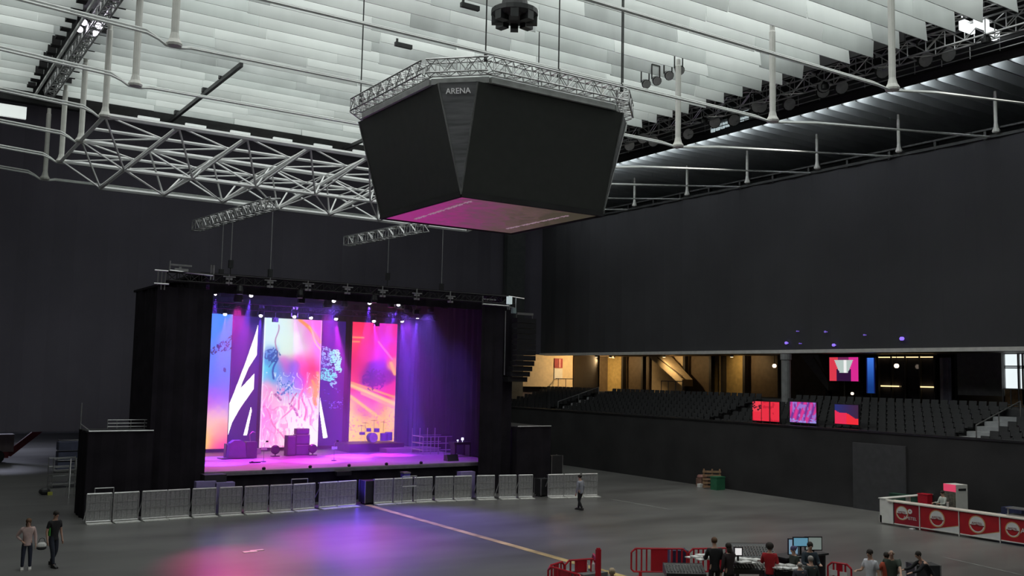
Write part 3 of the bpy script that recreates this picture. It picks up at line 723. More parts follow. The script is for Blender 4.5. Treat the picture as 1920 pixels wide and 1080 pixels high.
for px in (516, 586):
    q = Vector((P(px,852,Y=53.2).x, 53.2, 1.7))
    t = thing('stage_fan', 'round dark fan on the deck '+('left' if px < 550 else 'right')+' of the amplifier stack', 'fan', q)
    MB().lathe([(.2,-.08),(.26,-.03),(.26,.06),(.18,.1)], (0,0,.38), 14, 'y').build('housing', blk, t, world=False)
    MB().box((-.22,-.15,0),(.22,.15,.05)).box((-.03,-.03,.04),(.03,.03,.15)).build('stand', blk, t, world=False)
q = Vector((P(443,852,Y=52.6).x, 52.6, 1.7))
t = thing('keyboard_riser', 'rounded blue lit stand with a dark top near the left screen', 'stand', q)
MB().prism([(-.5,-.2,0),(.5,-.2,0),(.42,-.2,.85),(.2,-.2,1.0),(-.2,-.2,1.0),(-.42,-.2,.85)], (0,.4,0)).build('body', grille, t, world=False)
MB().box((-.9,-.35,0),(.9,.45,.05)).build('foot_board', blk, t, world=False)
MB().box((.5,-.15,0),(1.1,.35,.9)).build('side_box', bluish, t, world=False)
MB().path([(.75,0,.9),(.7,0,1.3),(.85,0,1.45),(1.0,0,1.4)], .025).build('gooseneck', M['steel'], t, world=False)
q = Vector((P(428,852,Y=53.5).x, 53.5, 1.7)); cabinet(q, .4,.4,.75,'equipment_case','small red lit case at the left foot of the rounded stand')
def mic(px, py, lab, box=True):
    q = onstage(px, py)
    t = thing('microphone_stand', 'thin microphone stand on the deck '+lab, 'microphone stand', q)
    MB().lathe([(.14,0),(.14,.03),(.02,.05)], n=12).build('base', blk, t, world=False)
    MB().tube((0,0,.03),(0,0,.95),.012).tube((0,0,.95),(.05,-.25,1.1),.01).build('pole', M['steel'], t, world=False)
    MB().box((.0,-.34,1.05),(.10,-.22,1.13)).build('microphone', blk, t, world=False)
    if box:
        b = MB().box((-.16,-.03,.62),(.16,.0,.76)).build('note_board', M['paper'], t, world=False)
mic(494, 866, 'left of centre'); mic(626, 864, 'right of the amplifier stack')
q = onstage(478, 868); tag(MB().box((-.28,-.08,0),(.28,.08,.06)).box((-.2,-.05,.06),(-.1,.05,.09)).build('effect_pedal', blk), 'small dark pedal board on the deck left of centre', 'pedal').location = q
q = onstage(481, 850); tag(MB().box((-.2,-.15,0),(.2,.15,.28)).build('tissue_box', M['paper']), 'small white box on the deck in front of the rounded stand', 'box').location = q
# wedge monitors
def wedge(px, py, lab, s=1.0):
    q = onstage(px, py); t = thing('floor_monitor', 'black wedge loudspeaker '+lab, 'speaker', q)
    MB().prism([(-.35*s,-.25,0),(-.35*s,.25,0),(-.35*s,.22,.32*s),(-.35*s,-.1,.36*s)], (.7*s,0,0)).build('body', blk, t, world=False)
    MB().add([(-.3*s,.27,.03),(.3*s,.27,.03),(.3*s,.25,.28*s),(-.3*s,.25,.28*s)], [(0,1,2,3)]).build('grille', M['darkmetal'], t, world=False)
wedge(846, 864, 'at the right end of the deck')
q = Vector((P(400,900,Y=45.0).x, 45.0, 0))
t = thing('subwoofer_stack', 'dark loudspeaker on a stand before the left end of the stage', 'speaker', q)
MB().box((-.35,-.3,0),(.35,.3,1.35)).build('stand', blk, t, world=False); MB().box((-.5,-.35,1.36),(.5,.35,1.72)).build('loudspeaker', M['dark'], t, world=False)
for px in (495,582,655,725,790):
    q = P(px, 884-(px-380)*.034, Y=46.25)
    tag(MB().lathe([(.07,0),(.09,.03),(.09,.1),(.04,.14)], n=10).build('foot_lamp', blk), 'small black lamp on the front edge of the stage', 'lamp', 'small lamps on the stage edge').location = (q.x, 46.28, 1.7)
# drum riser and kit
ra, rb = P(655,850,Y=54.2).x, P(757,850,Y=54.2).x
t = thing('drum_riser', 'low dark platform carrying the drum kit', 'platform', ((ra+rb)/2, 55.2, 1.7))
MB().box((ra,54.2,1.7),(rb,56.5,2.15)).build('skirt', mat('riser_cloth', (.05,.03,.10), .8), t)
MB().box((ra,54.2,2.15),(rb,56.5,2.2)).build('top', M['dark'], t)
dc = Vector((P(700,834,Y=55).x, 55.0, 2.2))
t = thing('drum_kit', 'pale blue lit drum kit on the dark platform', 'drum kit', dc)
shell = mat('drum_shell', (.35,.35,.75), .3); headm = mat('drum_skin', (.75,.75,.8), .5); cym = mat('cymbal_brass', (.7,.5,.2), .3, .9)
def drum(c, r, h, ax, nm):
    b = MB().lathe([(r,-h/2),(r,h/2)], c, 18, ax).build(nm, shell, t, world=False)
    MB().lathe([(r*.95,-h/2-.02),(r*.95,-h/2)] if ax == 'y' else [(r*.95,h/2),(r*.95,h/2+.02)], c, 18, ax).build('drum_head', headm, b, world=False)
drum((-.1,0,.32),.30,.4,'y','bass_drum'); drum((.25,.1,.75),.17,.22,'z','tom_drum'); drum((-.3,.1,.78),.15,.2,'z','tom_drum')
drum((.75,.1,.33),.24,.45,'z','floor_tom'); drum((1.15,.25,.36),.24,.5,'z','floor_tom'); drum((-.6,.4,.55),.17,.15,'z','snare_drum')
for (x, y_, z) in ((-.75,.2,1.05),(.2,.4,1.35),(.9,.5,1.25),(-.35,.5,1.2)):
    st_ = MB().tube((x,y_,0),(x,y_,z),.012).build('cymbal_stand', M['steel'], t, world=False)
    MB().lathe([(.24,-.01),(.03,.02),(.02,.04)], (x,y_,z), 16).build('cymbal', cym, st_, world=False)
# railing scaffold at stage right
t = thing('stage_railing', 'pale tube railing platform at the right rear of the deck', 'railing', P(825,850,Y=51.5))
f = MB(); xa, xb = P(793,840,Y=51.5).x, P(850,840,Y=51.5).x
for z in (1.95, 2.35, 2.75): f.tube((xa,51.5,z),(xb,51.5,z),.028).tube((xa,52.9,z),(xb,52.9,z),.028).tube((xa,51.5,z),(xa,52.9,z),.028)
for k in range(5):
    x = xa+(xb-xa)*k/4; f.tube((x,51.5,1.7),(x,51.5,2.75),.028).tube((x,52.9,1.7),(x,52.9,3.2),.028)
f.build('tube_frame', M['alu'], t)
q = Vector((P(866,850,Y=49.6).x, 49.6, 1.7))
t = thing('monitor_desk', 'mixing desk with small bright screen at the right end of the deck', 'mixing desk', q)
MB().box((-.7,-.3,.7),(.6,.4,.85)).build('console', blk, t, world=False)
MB().box((-.6,-.2,0),(-.5,.3,.7)).box((.4,-.2,0),(.5,.3,.7)).build('leg', blk, t, world=False)
MB().box((-.05,.0,.95),(.1,.03,1.1)).box((-.35,.0,.92),(-.25,.03,.98)).box((-.3,.01,.85),(-.28,.02,.92)).box((.02,.01,.85),(.04,.02,.95)).build('screen', mat('desk_screen', (1,1,1), emit=(.8,.85,1), es=2.0), t, world=False)
tag(MB().box((26.5,53.2,1.7),(30.0,54.6,1.95)).build('deck_step', deckm), 'low pale platform step at the right of the deck', 'platform')

# ---- wings beside the stage
def wing(x0, x1, yy, z, lab, dep=6):
    t = thing('side_wing', 'black draped side platform '+lab+' of the stage with a pale top edge', 'platform', ((x0+x1)/2, yy, 0))
    pleated((x0,yy),(x1,yy),0,z,.04,.25).build('drape', M['drape'], t)
    pleated((x0,yy+dep),(x0,yy+.05),0,z,.04,.25).build('side_drape', M['drape'], t)
    MB().box((x0,yy+.05,z-.05),(x1,yy+dep,z)).build('deck', M['dark'], t)
    MB().tube((x0,yy-.03,z+.02),(x1,yy-.03,z+.02),.03).build('edge_rail', M['alu'], t)
wing(8.15, 10.85, 45.0, 3.73, 'left', 2.3); wing(30.45, 32.75, 45.0, 3.68, 'right')
t = thing('guard_rail', 'thin pale pole and rail at the left end of the left wing', 'rail', (8.2,47.2,3.73))
MB().tube((8.2,47.2,3.73),(8.2,47.2,4.9),.025).tube((8.2,47.2,3.95),(8.2,45.1,3.78),.02).build('pole', M['alu'], t)
t = thing('scaffold', 'pale scaffold frame lying on top of the left wing', 'scaffold', (10,46,3.75))
f = MB()
for z in (3.85,4.0,4.15): f.tube((9.2,46.5,z),(10.9,46.5,z),.02)
for x in (9.2,9.6,10.2,10.8): f.tube((x,46.5,3.75),(x,46.5,4.15),.02)
f.build('tube_frame', M['steel'], t)
t = thing('scaffold', 'small pale scaffold frame on the top left of the stage', 'scaffold', (10.9,45.4,10.3))
f = MB(); f.tube((10.95,45.45,10.1),(10.95,45.45,11.0),.03).tube((10.75,45.3,10.3),(10.75,45.3,11.0),.03).tube((11.1,45.45,10.1),(11.1,45.3,11.0),.03).tube((10.6,45.3,10.35),(11.25,45.3,10.35),.04).tube((10.6,45.3,10.95),(11.2,45.3,10.95),.04)
f.build('tube_frame', M['steel'], t)
tag(MB().box((11.5,45.3,11.0),(12.1,45.5,11.12)).box((11.7,45.35,11.12),(11.8,45.45,11.2)).build('silver_box', M['alu']), 'thin silver box lying on the top left of the stage', 'box')
# line array
t = thing('line_array', 'tall black curved loudspeaker column hanging right of the stage', 'speaker', (30.7,45.0,6.3))
for k in range(12):
    z = 9.75-.3*k; x = 30.75 + (.0 if k < 8 else -.05*(k-7)**1.3); yb = 44.7+(.05*(k-7)**1.4 if k > 7 else 0)
    MB().box((x-.65, yb, z-.27), (x+.65, yb+.55, z)).build('cabinet', M['blackplastic'], t)
MB().bar((30.2,44.9,10.0),(31.3,44.9,10.0),.08,.12).tube((30.2,44.95,9.75),(30.2,44.95,10.0),.03).tube((31.3,44.95,9.75),(31.3,44.95,10.0),.03).build('rigging_bar', M['steel'], t)
p = P(955,562,Y=44.9)
t = thing('junction_box', 'small pale box at the top right corner of the stage', 'box', p)
MB().box((p.x-.13,44.8,p.z-.25),(p.x+.13,45.0,p.z+.18)).build('body', mat('pale_box_glow', (.6,.68,.68), .5, emit=(.35,.42,.42), es=.8), t)  # box is no lamp; emission paints the light falling on it
MB().box((p.x+.2,44.8,p.z-.75),(p.x+.42,45.0,p.z-.45)).build('lower_box', mat('teal_box', (.25,.33,.33), .5), t)
MB().tube((p.x+.45,44.9,p.z+.15),(p.x+.45,44.9,p.z-.45),.03).tube((p.x-.05,44.9,p.z+.2),(p.x+1.0,44.9,p.z+.12),.03).tube((p.x,44.9,p.z-.25),(p.x,44.9,p.z-.4),.02).bar((p.x,44.9,p.z-.4),(p.x+.45,44.9,p.z-.45),.04).build('bracket', M['alu'], t)
tag(MB().tube((p.x+.1,45.4,p.z-4.2),(p.x+.1,45.4,p.z-.6),.03).build('corner_pole', M['alu']), 'thin pale pole on the right edge of the stage drapes', 'pole')
# tall lighter column in the far corner
c0 = P(966, 500, Y=70.3)
struct('trim_4', MB().box((c0.x-.9,70.2,0),(c0.x+1.0,70.8,20)), mat('corner_column', (.085,.09,.092), .8))

# ------------------------------------------------------------------ crowd barriers
perf = mat('perforated_sheet', (.42,.42,.42), .45, .4, var=.25, scale=14)
tread = mat('tread_plate', (.82,.82,.78), .4, .2, var=.15, scale=10)
base_pts = [(163,987),(215,984),(360,974),(460,968),(560,962),(690,951),(800,944),(900,940),(1030,937),(1130,934)]
def ybase(px):
    for (a, b), (c, d) in zip(base_pts, base_pts[1:]):
        if a <= px <= c: return b+(d-b)*(px-a)/(c-a)
    return base_pts[0][1] if px < 163 else base_pts[-1][1]
def barrier_parts(root, w_):
    H = 1.22
    f = MB(); r = .028
    f.tube((-w_/2,0,.04),(-w_/2,0,H),r).tube((w_/2,0,.04),(w_/2,0,H),r).tube((-w_/2,0,H),(w_/2,0,H),r*1.3).tube((-w_/2,0,.08),(w_/2,0,.08),r)
    f.build('frame', M['alu'], root, world=False)
    pn = MB(); n = 9
    for i in range(n):
        x = -w_/2+.03+(w_-.06)*i/n; x2 = -w_/2+.03+(w_-.06)*(i+1)/n
        pn.box((x, -.012 if i % 2 else .0, .1), (x2-.004, .012 if i % 2 else .02, H-.03))
    pn.build('sheet', perf, root, world=False)
    MB().box((-w_/2+.08,-.025,.52),(w_/2-.08,-.01,.55)).box((-w_/2+.08,-.025,.85),(w_/2-.08,-.01,.87)).build('cross_rib', M['alu'], root, world=False)
    MB().box((-w_/2,-.5,.0),(w_/2,.0,.035)).build('tread_plate', tread, root, world=False)
    MB().tube((-w_/2+.05,.0,H-.15),(-w_/2+.05,.85,.05),.02).tube((w_/2-.05,.0,H-.15),(w_/2-.05,.85,.05),.02).box((-w_/2,.0,0),(w_/2,.95,.03)).build('brace', M['steel'], root, world=False)
    MB().box((-w_/2+.05,.02,H-.06),(w_/2-.05,.3,H-.02)).build('step_shelf', M['alu'], root, world=False)
spans = [(163,210),(216,263),(270,316),(318,359),(364,408),(415,457),(463,506),(511,551),(557,597),(606,639),(641,675),
         (708,742),(745,779),(782,816),(821,854),(857,889),(898,931),(940,972),(977,1003),(1033,1062),(1064,1093),(1097,1126)]
for i, (a, b) in enumerate(spans):
    p0, p1 = P(a, ybase(a)-2), P(b, ybase(b)-2); c = (p0+p1)/2; d = p1-p0
    back = Vector((-d.y, d.x, 0)).normalized()*.42; c = c+back
    root = thing('crowd_barrier', 'grey metal crowd barrier with a tread plate standing in front of the stage', 'barrier', (c.x, c.y, 0), math.atan2(d.y, d.x), 'crowd barriers in front of the stage')
    barrier_parts(root, d.length*1.0)
for (px, py, w_, h_, lab) in ((196,915,.75,.42,'left'),(562,898,.8,.5,'centre'),(893*0+768,893,.8,.5,'stage side')):
    q = P(px, py, Y=43.9)
    f = MB().tube((-w_/2,0,0),(-w_/2,0,q.z),.022).tube((w_/2,0,0),(w_/2,0,q.z),.022).tube((-w_/2,0,q.z),(w_/2,0,q.z),.022).tube((-w_/2,0,q.z-h_),(w_/2,0,q.z-h_),.022)
    tag(f.build('step_rail', M['steel']), 'thin metal step rail behind the barriers, the '+{'left':'leftmost','centre':'middle','stage side':'rightmost'}[lab]+' of three', 'rail').location = (q.x, 43.9, 0)
# things between and behind barriers
def crate(px, py, w_, d_, h_, m, name, label, cat='case', yy=None, Z=0.0, rz=0):
    q = P(px, py, Z=Z) if yy is None else P(px, py, Y=yy)
    t = thing(name, label, cat, (q.x, q.y, Z), rz)
    MB().box((-w_/2,-d_/2,0.08),(w_/2,d_/2,h_)).build('body', m, t, world=False)
    e_ = MB()
    for a in (-1,1):
        for b in (-1,1): e_.box((a*w_/2-.02,b*d_/2-.02,0.06),(a*w_/2+.02,b*d_/2+.02,h_+.01))
    e_.build('corner_trim', M['steel'], t, world=False)
    for a in (-1,1):
        for b in (-1,1): MB().tube((a*w_*.38,b*d_*.35,0),(a*w_*.38,b*d_*.35,.09),.04,8).build('castor', M['blackplastic'], t, world=False)
    return t
crate(692, 944, .8, .7, 1.15, M['dark'], 'flight_case', 'dark flight case standing in the gap between the barriers')
crate(1017, 930, .65, .6, .95, M['dark'], 'flight_case', 'dark flight case with a pale tag between the barriers at right')
crate(1038, 915, .8, .6, 1.9, M['dark'], 'flight_case', 'tall dark case frame behind the right barriers')
cs = P(758, 905, Y=45.4); t = thing('blue_case', 'small blue lit box standing on the floor before the stage front', 'box', (cs.x, 45.3, 0))
MB().box((-.18,-.2,0),(.18,.2,1.35)).build('body', mat('blue_box', (.12,.1,.6), .5), t, world=False); MB().box((-.2,-.22,1.35),(.2,.22,1.42)).build('lid', M['alu'], t, world=False)
t = thing('added_floor_lamp', 'added dark lamp at the stage front lighting the floor blue', 'stage light', (20.5,45.9,1.4))  # added lamp that tints the floor before the stage blue
MB().box((20.1,45.85,1.3),(20.9,46.15,1.5)).build('housing', M['blackplastic'], t)
lamp('added_floor_wash', 'SPOT', (20.5,45.7,1.3), 300, (.12,.06,1), t, (19.5,42.5,0), 1.6, math.radians(150), 1)
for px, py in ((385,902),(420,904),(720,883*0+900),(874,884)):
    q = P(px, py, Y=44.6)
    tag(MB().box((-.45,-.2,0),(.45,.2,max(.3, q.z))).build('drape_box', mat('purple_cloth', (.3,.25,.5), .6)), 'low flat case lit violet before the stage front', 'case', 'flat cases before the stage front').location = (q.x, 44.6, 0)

# ------------------------------------------------------------------ floor marks
def strip(name, a, b, w_, m, label):
    a = Vector((a[0],a[1],0)); b = Vector((b[0],b[1],0)); d = (b-a).normalized(); n = Vector((-d.y,d.x,0))*w_/2
    mb = MB().prism([a-n+Vector((0,0,.004)), b-n+Vector((0,0,.004)), b+n+Vector((0,0,.004)), a+n+Vector((0,0,.004))], (0,0,.004))
    return tag(mb.build(name, m), label, 'floor tape')
strip('floor_tape', (21.05,44.2), (21.25,14), .33, M['yellow'], 'yellow line of tape running from the barriers towards the mixing area')
a, b = P(1140,935), P(1260,956); strip('floor_tape', a, b, .08, M['paleline'], 'short pale line on the floor right of the barriers')
a, b = P(1770,1045), P(1915,1078); strip('floor_tape', a, b, .06, M['paleline'], 'faint pale line on the floor in front of the bar')

# ------------------------------------------------------------------ seats of the right stand
def seat_mb():
    mb = MB(); mb.prism([(.0,-.22,.40),(.42,-.22,.36),(.42,-.22,.43),(.02,-.22,.47)], (0,.44,0))
    mb.prism([(.40,-.22,.38),(.48,-.22,.82),(.52,-.22,.82),(.46,-.22,.38)], (0,.44,0))
    mb.box((.2,-.03,0),(.3,.03,.38)); return mb
pos = []
for k in range(NR):
    yy = 12
    while yy < YB-1.4:
        if not (k >= 6 and abs(yy-P(1474,750,X=50.0).y) < 1.0) and not (26.5 < yy < 28.2 or 43.4 < yy < 44.8 or 60.5 < yy < 62): pos.append((43.95+.8*k, yy, 3.3+.22*k))
        yy += .56
pos = [p_ for p_ in pos if p_[1] > 21.5]
pos.sort(key=lambda p_: p_[0]**2+p_[1]**2)
first = seat_mb().build('stadium_seat', M['seat'])
tag(first, 'dark grey folding seat in the rows of the right hand stand', 'seat', 'dark seats in the right hand stand')
for i, p_ in enumerate(pos[:300]):
    o = first if i == 0 else first.copy()
    if i: C.objects.link(o)
    o.location = p_
rest = MB(); sm = seat_mb()
for p_ in pos[300:]: rest.add([(v[0]+p_[0], v[1]+p_[1], v[2]+p_[2]) for v in sm.v], sm.f)
tag(rest.build('stadium_seating', M['seat']), 'far rows of dark grey folding seats in the right hand stand', 'seats', kind='stuff')
pr = MB().box((43.45,8,3.95),(43.85,YB,4.05)); struct('trim_5', pr, M['darkmetal'])
# stair blocks in the stand
for yc, lab in ((27.3,'near'),(61.2,'far')):
    t = thing('stair_block', 'pale concrete stair block with rails in the right hand stand, the '+lab+' one', 'stairs', (46.5,yc,3.3))
    mb = MB()
    for k in range(6): mb.box((44.6+.8*k, yc-.7, 3.3), (45.4+.8*k, yc+.7, 3.72+.24*k))
    mb.build('steps', mat('stair_concrete', (.32,.33,.34), .8), t)
    MB().tube((44.7,yc-.7,4.6),(48.7,yc-.7,5.75),.03).tube((44.7,yc-.7,3.7),(44.7,yc-.7,4.6),.03).tube((48.7,yc-.7,4.8),(48.7,yc-.7,5.75),.03).tube((46.7,yc-.7,4.2),(46.7,yc-.7,5.17),.03).build('handrail', M['steel'], t)

# ------------------------------------------------------------------ concourse fittings
XW = 57.3
def wpanel(px0, px1, m, name, label, cat, z0=5.3, z1=8.45, X=XW, th=.15, kind=None):
    ya, yb = P(px1, 700, X=X).y, P(px0, 700, X=X).y
    o = MB().box((X, ya, z0), (X+th, yb, z1)).build(name, m)
    if kind: o['kind'] = kind
    else: tag(o, label, cat)
    return o
def trimn(n): return 'trim_%d' % n
k = 6
for px0, px1, mm in ((985,1075,'cream'),(1138,1165,'gold'),(1125,1136,'brown'),(1222,1280,'cream'),(1338,1352,'gold'),(1357,1394,'gold')):
    wpanel(px0, px1, M[mm], trimn(k), None, None, kind='structure'); k += 1
for px in (1076,1124,1168,1205,1284,1333,1355,1396,1462,1552,1616,1646,1756,1788):
    ya = P(px, 700, X=57.0).y
    struct(trimn(k), MB().box((56.9,ya-.12,5.3),(57.3,ya+.12,8.45)), M['dark']); k += 1
# side wall closing the far end, lit cream
xc_ = P(1075,700,Y=70.2).x
struct('wall_far', MB().box((48.0,70.2,5.6),(xc_,70.5,8.45)), M['cream'])
struct('wall_far_dark', MB().box((xc_,69.9,5.3),(57.6,70.5,8.45)), M['brown'])
struct('trim_29', MB().box((xc_-.1,66.5,5.3),(xc_+.05,69.9,8.45)), M['dark'])
ya, yb = P(1039,700,Y=70.15).x, P(1054,700,Y=70.15).x
t = thing('wall_poster', 'dark red poster with a pink stripe on the cream wall', 'poster', ((ya+yb)/2,70.12,7.2))
MB().box((ya,70.1,7.3),(yb,70.2,8.15)).build('red_field', mat('poster_red', (.35,.03,.04), .6), t)
MB().box((ya+(yb-ya)*.5,70.07,7.35),(ya+(yb-ya)*.75,70.1,8.1)).build('pink_stripe', mat('poster_pink', (.7,.3,.3), .6), t)
MB().box((ya,70.1,6.3),(yb,70.2,7.25)).build('pale_field', M['paper'], t)
# sloping stair flight seen from below, lit warm
def flight(pxa, pxb, X, m, label, wdt=1.2):
    ya, yb = P(pxa, 690, X=X).y, P(pxb, 690, X=X).y
    t = thing('stair_flight', label, 'stairs', (X, (ya+yb)/2, 5.9))
    MB().prism([(X,ya,8.42),(X,ya-1.6*(1 if ya > yb else -1),8.42),(X,yb,6.5),(X,yb,5.95)], (wdt,0,0)).build('soffit', m, t)
    MB().bar((X,ya-1.2,8.3),(X,yb,6.75),.08,.08).build('stringer', M['brown'], t)
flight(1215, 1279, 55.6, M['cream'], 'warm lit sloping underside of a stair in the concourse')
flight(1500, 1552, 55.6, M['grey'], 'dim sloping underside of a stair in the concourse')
def rail(pxa, pxb, X, label, z=5.4, h=.95, n=5, m=None):
    ya, yb = P(pxb, 715, X=X).y, P(pxa, 715, X=X).y
    f = MB().tube((X,ya,z+h),(X,yb,z+h),.035).tube((X,ya,z+.1),(X,yb,z+.1),.03)
    for i in range(n+1): f.tube((X,ya+(yb-ya)*i/n,z-.1),(X,ya+(yb-ya)*i/n,z+h),.03)
    tag(f.build('guard_rail', m or M['dark']), label, 'rail')
rail(1007, 1075, 51.5, 'dark guard rail before the cream lit wall')
rail(1240, 1280, 51.5, 'dark guard rail before the warm lit stair', n=3)
rail(1880, 1925, 51.5, 'dark guard rail before the bright window', n=3)
# warm lamps in the concourse
for px, X, e in ((1120,54.0,60),(1245,54.6,45),(1150,55.5,22),(1372,55.5,30),(1000,53.2,170),(990,54.8,120)):
    q = P(px, 690, X=X)
    if px <= 1000: q.y = 66.5
    t = thing('downlight', 'small warm downlight in the low ceiling of the concourse', 'lamp', (X,q.y,8.3), 0, 'warm downlights of the concourse')
    MB().lathe([(.14,0),(.14,.12),(.1,.15)], (X,q.y,8.3), 12).build('housing', M['white'], t)
    MB().lathe([(.11,-.02),(.11,.0)], (X,q.y,8.3), 12).build('bulb', mat('warm_bulb', (1,.8,.5), emit=(1,.72,.4), es=4), t)
    lamp('glow', 'SPOT', (X,q.y,8.1), e*4, (1,.66,.30), t, (X-.5,70.4,6.7) if px <= 1000 else (58.5,q.y,6.7), .12, math.radians(130), .6)
for px, py, X, sz, lab in ((1452,686,55.5,.16,'left of the dim stair'),(1681,686,55.5,.16,'behind the glazed lounge'),(1598,738,50.9,.1,'low in the dark stand'),(1480,705,50.9,.07,'beside the grey pillar')):
    q = P(px, py, X=X)
    t = thing('globe_lamp', 'small glowing globe lamp '+lab, 'lamp', q)
    MB().ball((0,0,0), sz, 12).build('globe', mat('globe_glow', (1,.9,.8), emit=(1,.8,.65), es=1.6), t, world=False)
    MB().tube((0,0,sz*.8 if X > 55 else -sz*.8),(0,0,8.45-q.z if X > 55 else 4.6-q.z),.02).build('stem', M['dark'], t, world=False)
# grey pillar in the stand
q = P(1474, 750, X=50.0); tag(MB().lathe([(.30,0),(.30,3.0),(.36,3.02),(.36,3.4)], (q.x,q.y,4.9), 14).build('pillar', M['grey']), 'round grey pillar in the right hand stand beside the painted reflections', 'pillar')
# glazed lounge with strip lights
ya, yb = P(1754,700,X=56.6).y, P(1648,700,X=56.6).y
t = thing('lounge_glazing', 'dark glazed lounge front with warm strip lights', 'glazed room', (56.6,(ya+yb)/2,5.95))
MB().box((56.65,ya,5.3),(56.75,yb,8.3)).build('glass_pane', M['glass'], t)
warm = mat('warm_strip', (1,.8,.5), emit=(1,.72,.35), es=1.6)
MB().box((56.5,ya,8.22),(56.6,yb,8.28)).build('upper_strip_light', warm, t)
for a, b in ((1652,1684),(1726,1752)):
    y1, y0 = P(a,713,X=56.5).y, P(b,713,X=56.5).y
    MB().box((56.45,y0,6.3),(56.6,y1,6.38)).build('counter_light', warm, t)
mu = MB()
for i in range(5): yy = ya+(yb-ya)*i/4; mu.box((56.45,yy-.05,5.3),(56.65,yy+.05,8.35))
mu.build('mullion', M['dark'], t)
ya, yb = P(1784,700,X=56.4).y, P(1762,700,X=56.4).y
tag(pleated((56.4,ya),(56.4,yb),5.3,8.2,.05,.12).build('net_curtain', mat('lilac_cloth', (.28,.28,.38), .8)), 'pale lilac hanging cloth right of the glazed lounge', 'curtain')
# stage reflections painted as glowing panels, and a blue strip
def display(px0, px1, py0, py1, X, fn, label, es=1.0, nx=40, nz=26, name='picture_panel'):
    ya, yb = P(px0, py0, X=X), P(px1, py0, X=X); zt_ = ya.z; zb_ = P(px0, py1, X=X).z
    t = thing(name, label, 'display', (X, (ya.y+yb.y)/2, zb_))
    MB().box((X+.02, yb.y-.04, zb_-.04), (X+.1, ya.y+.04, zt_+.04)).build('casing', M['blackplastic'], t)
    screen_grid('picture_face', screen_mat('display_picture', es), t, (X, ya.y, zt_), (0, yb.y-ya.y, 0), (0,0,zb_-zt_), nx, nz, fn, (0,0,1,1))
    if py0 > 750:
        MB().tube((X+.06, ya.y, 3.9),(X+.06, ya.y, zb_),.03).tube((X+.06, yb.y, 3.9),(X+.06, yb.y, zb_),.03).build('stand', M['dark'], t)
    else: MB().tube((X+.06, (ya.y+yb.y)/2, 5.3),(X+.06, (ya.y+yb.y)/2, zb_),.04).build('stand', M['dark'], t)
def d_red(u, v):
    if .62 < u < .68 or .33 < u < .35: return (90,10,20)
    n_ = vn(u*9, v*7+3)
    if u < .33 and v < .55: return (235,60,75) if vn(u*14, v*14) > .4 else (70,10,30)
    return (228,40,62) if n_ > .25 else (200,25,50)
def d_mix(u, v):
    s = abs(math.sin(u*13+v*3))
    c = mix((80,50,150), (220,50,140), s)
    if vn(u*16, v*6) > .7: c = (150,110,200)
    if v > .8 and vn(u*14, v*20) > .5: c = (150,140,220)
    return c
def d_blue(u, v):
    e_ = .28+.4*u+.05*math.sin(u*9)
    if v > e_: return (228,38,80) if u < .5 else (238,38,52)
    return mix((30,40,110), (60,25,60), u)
display(1411,1461,752,788,44.2,d_red,'bright red painted stage reflection at the front of the right hand stand')
display(1481,1530,753,791,44.2,d_mix,'violet and pink painted stage reflection at the front of the right hand stand')
display(1565,1609,758,794,44.2,d_blue,'red painted stage reflection with a blue upper half at the front of the stand')
def d_pink(u, v):
    if abs(u-.5) < .35*(1-v)+.02 and .12 < v < .65: return (190,205,200) if abs(u-.55) > .04 else (250,250,250)
    if .25 < u < .75 and v > .5: return (50,20,60)
    return (228,60,80) if u < .3 else ((225,45,150) if u > .68 else (120,40,90))
display(1555,1609,670,714,54.5,d_pink,'pink painted screen reflection with a pale wedge shape in the concourse', .9)
display(1624,1640,671,737,54.5,lambda u, v: mix((70,130,240),(20,60,130), min(1, v*1.2)) if abs(u-.5) < .4 else (15,25,80),'narrow blue display strip in the concourse', .9, 8, 30)
# reflections of the stage lamps, built as glowing dots on the curtain foot
for i, (px, py, r) in enumerate(((1474,643,.13),(1563,647,.13),(1691,635,.16),(1547,622,.09),(1494,621,.06),(1620,628,.07),(1499,644,.06))):
    q = P(px, py, X=50.2)
    o = MB().ball((0,0,0), r, 10, (.5,1,.8)).box((0,-.03,-.03),(.2,.03,.03)).build('reflected_lamp_dot', mat('violet_glow', (.3,.2,1), emit=(.28,.16,.9), es=1.0 if r > .1 else .35))
    tag(o, 'small violet reflection of a stage lamp low on the right hand curtain', 'lamp', 'violet lamp reflections low on the curtain'); o.location = q
# bright window at the right edge
ya, yb = P(1935,700,X=56.8).y, P(1883,700,X=56.8).y; zA = P(1890,764,X=56.8).z
dayl = mat('daylit_pane', (1,1,1), emit=(.86,.95,.97), es=.95)
wn = struct('window_1', MB().box((56.85,ya,6.3),(56.95,yb,8.42)), dayl)
f = MB()
for yy in (ya, yb, yb-.9, ya+(yb-ya)*.3): f.box((56.7,yy-.05,5.4),(56.85,yy+.05,8.45))
for z in (6.3, 7.55, 7.65, 8.4): f.box((56.7,ya,z),(56.85,yb,z+.07))
f.build('window_frame', M['grey'], wn)
struct('trim_30', MB().box((56.7,yb-1.6,5.0),(56.84,yb,6.3)), M['wood'])
struct('wall_grey', MB().box((56.0,P(1878,700,X=56).y,5.9),(56.3,P(1795,700,X=56).y,8.45)), M['grey'])

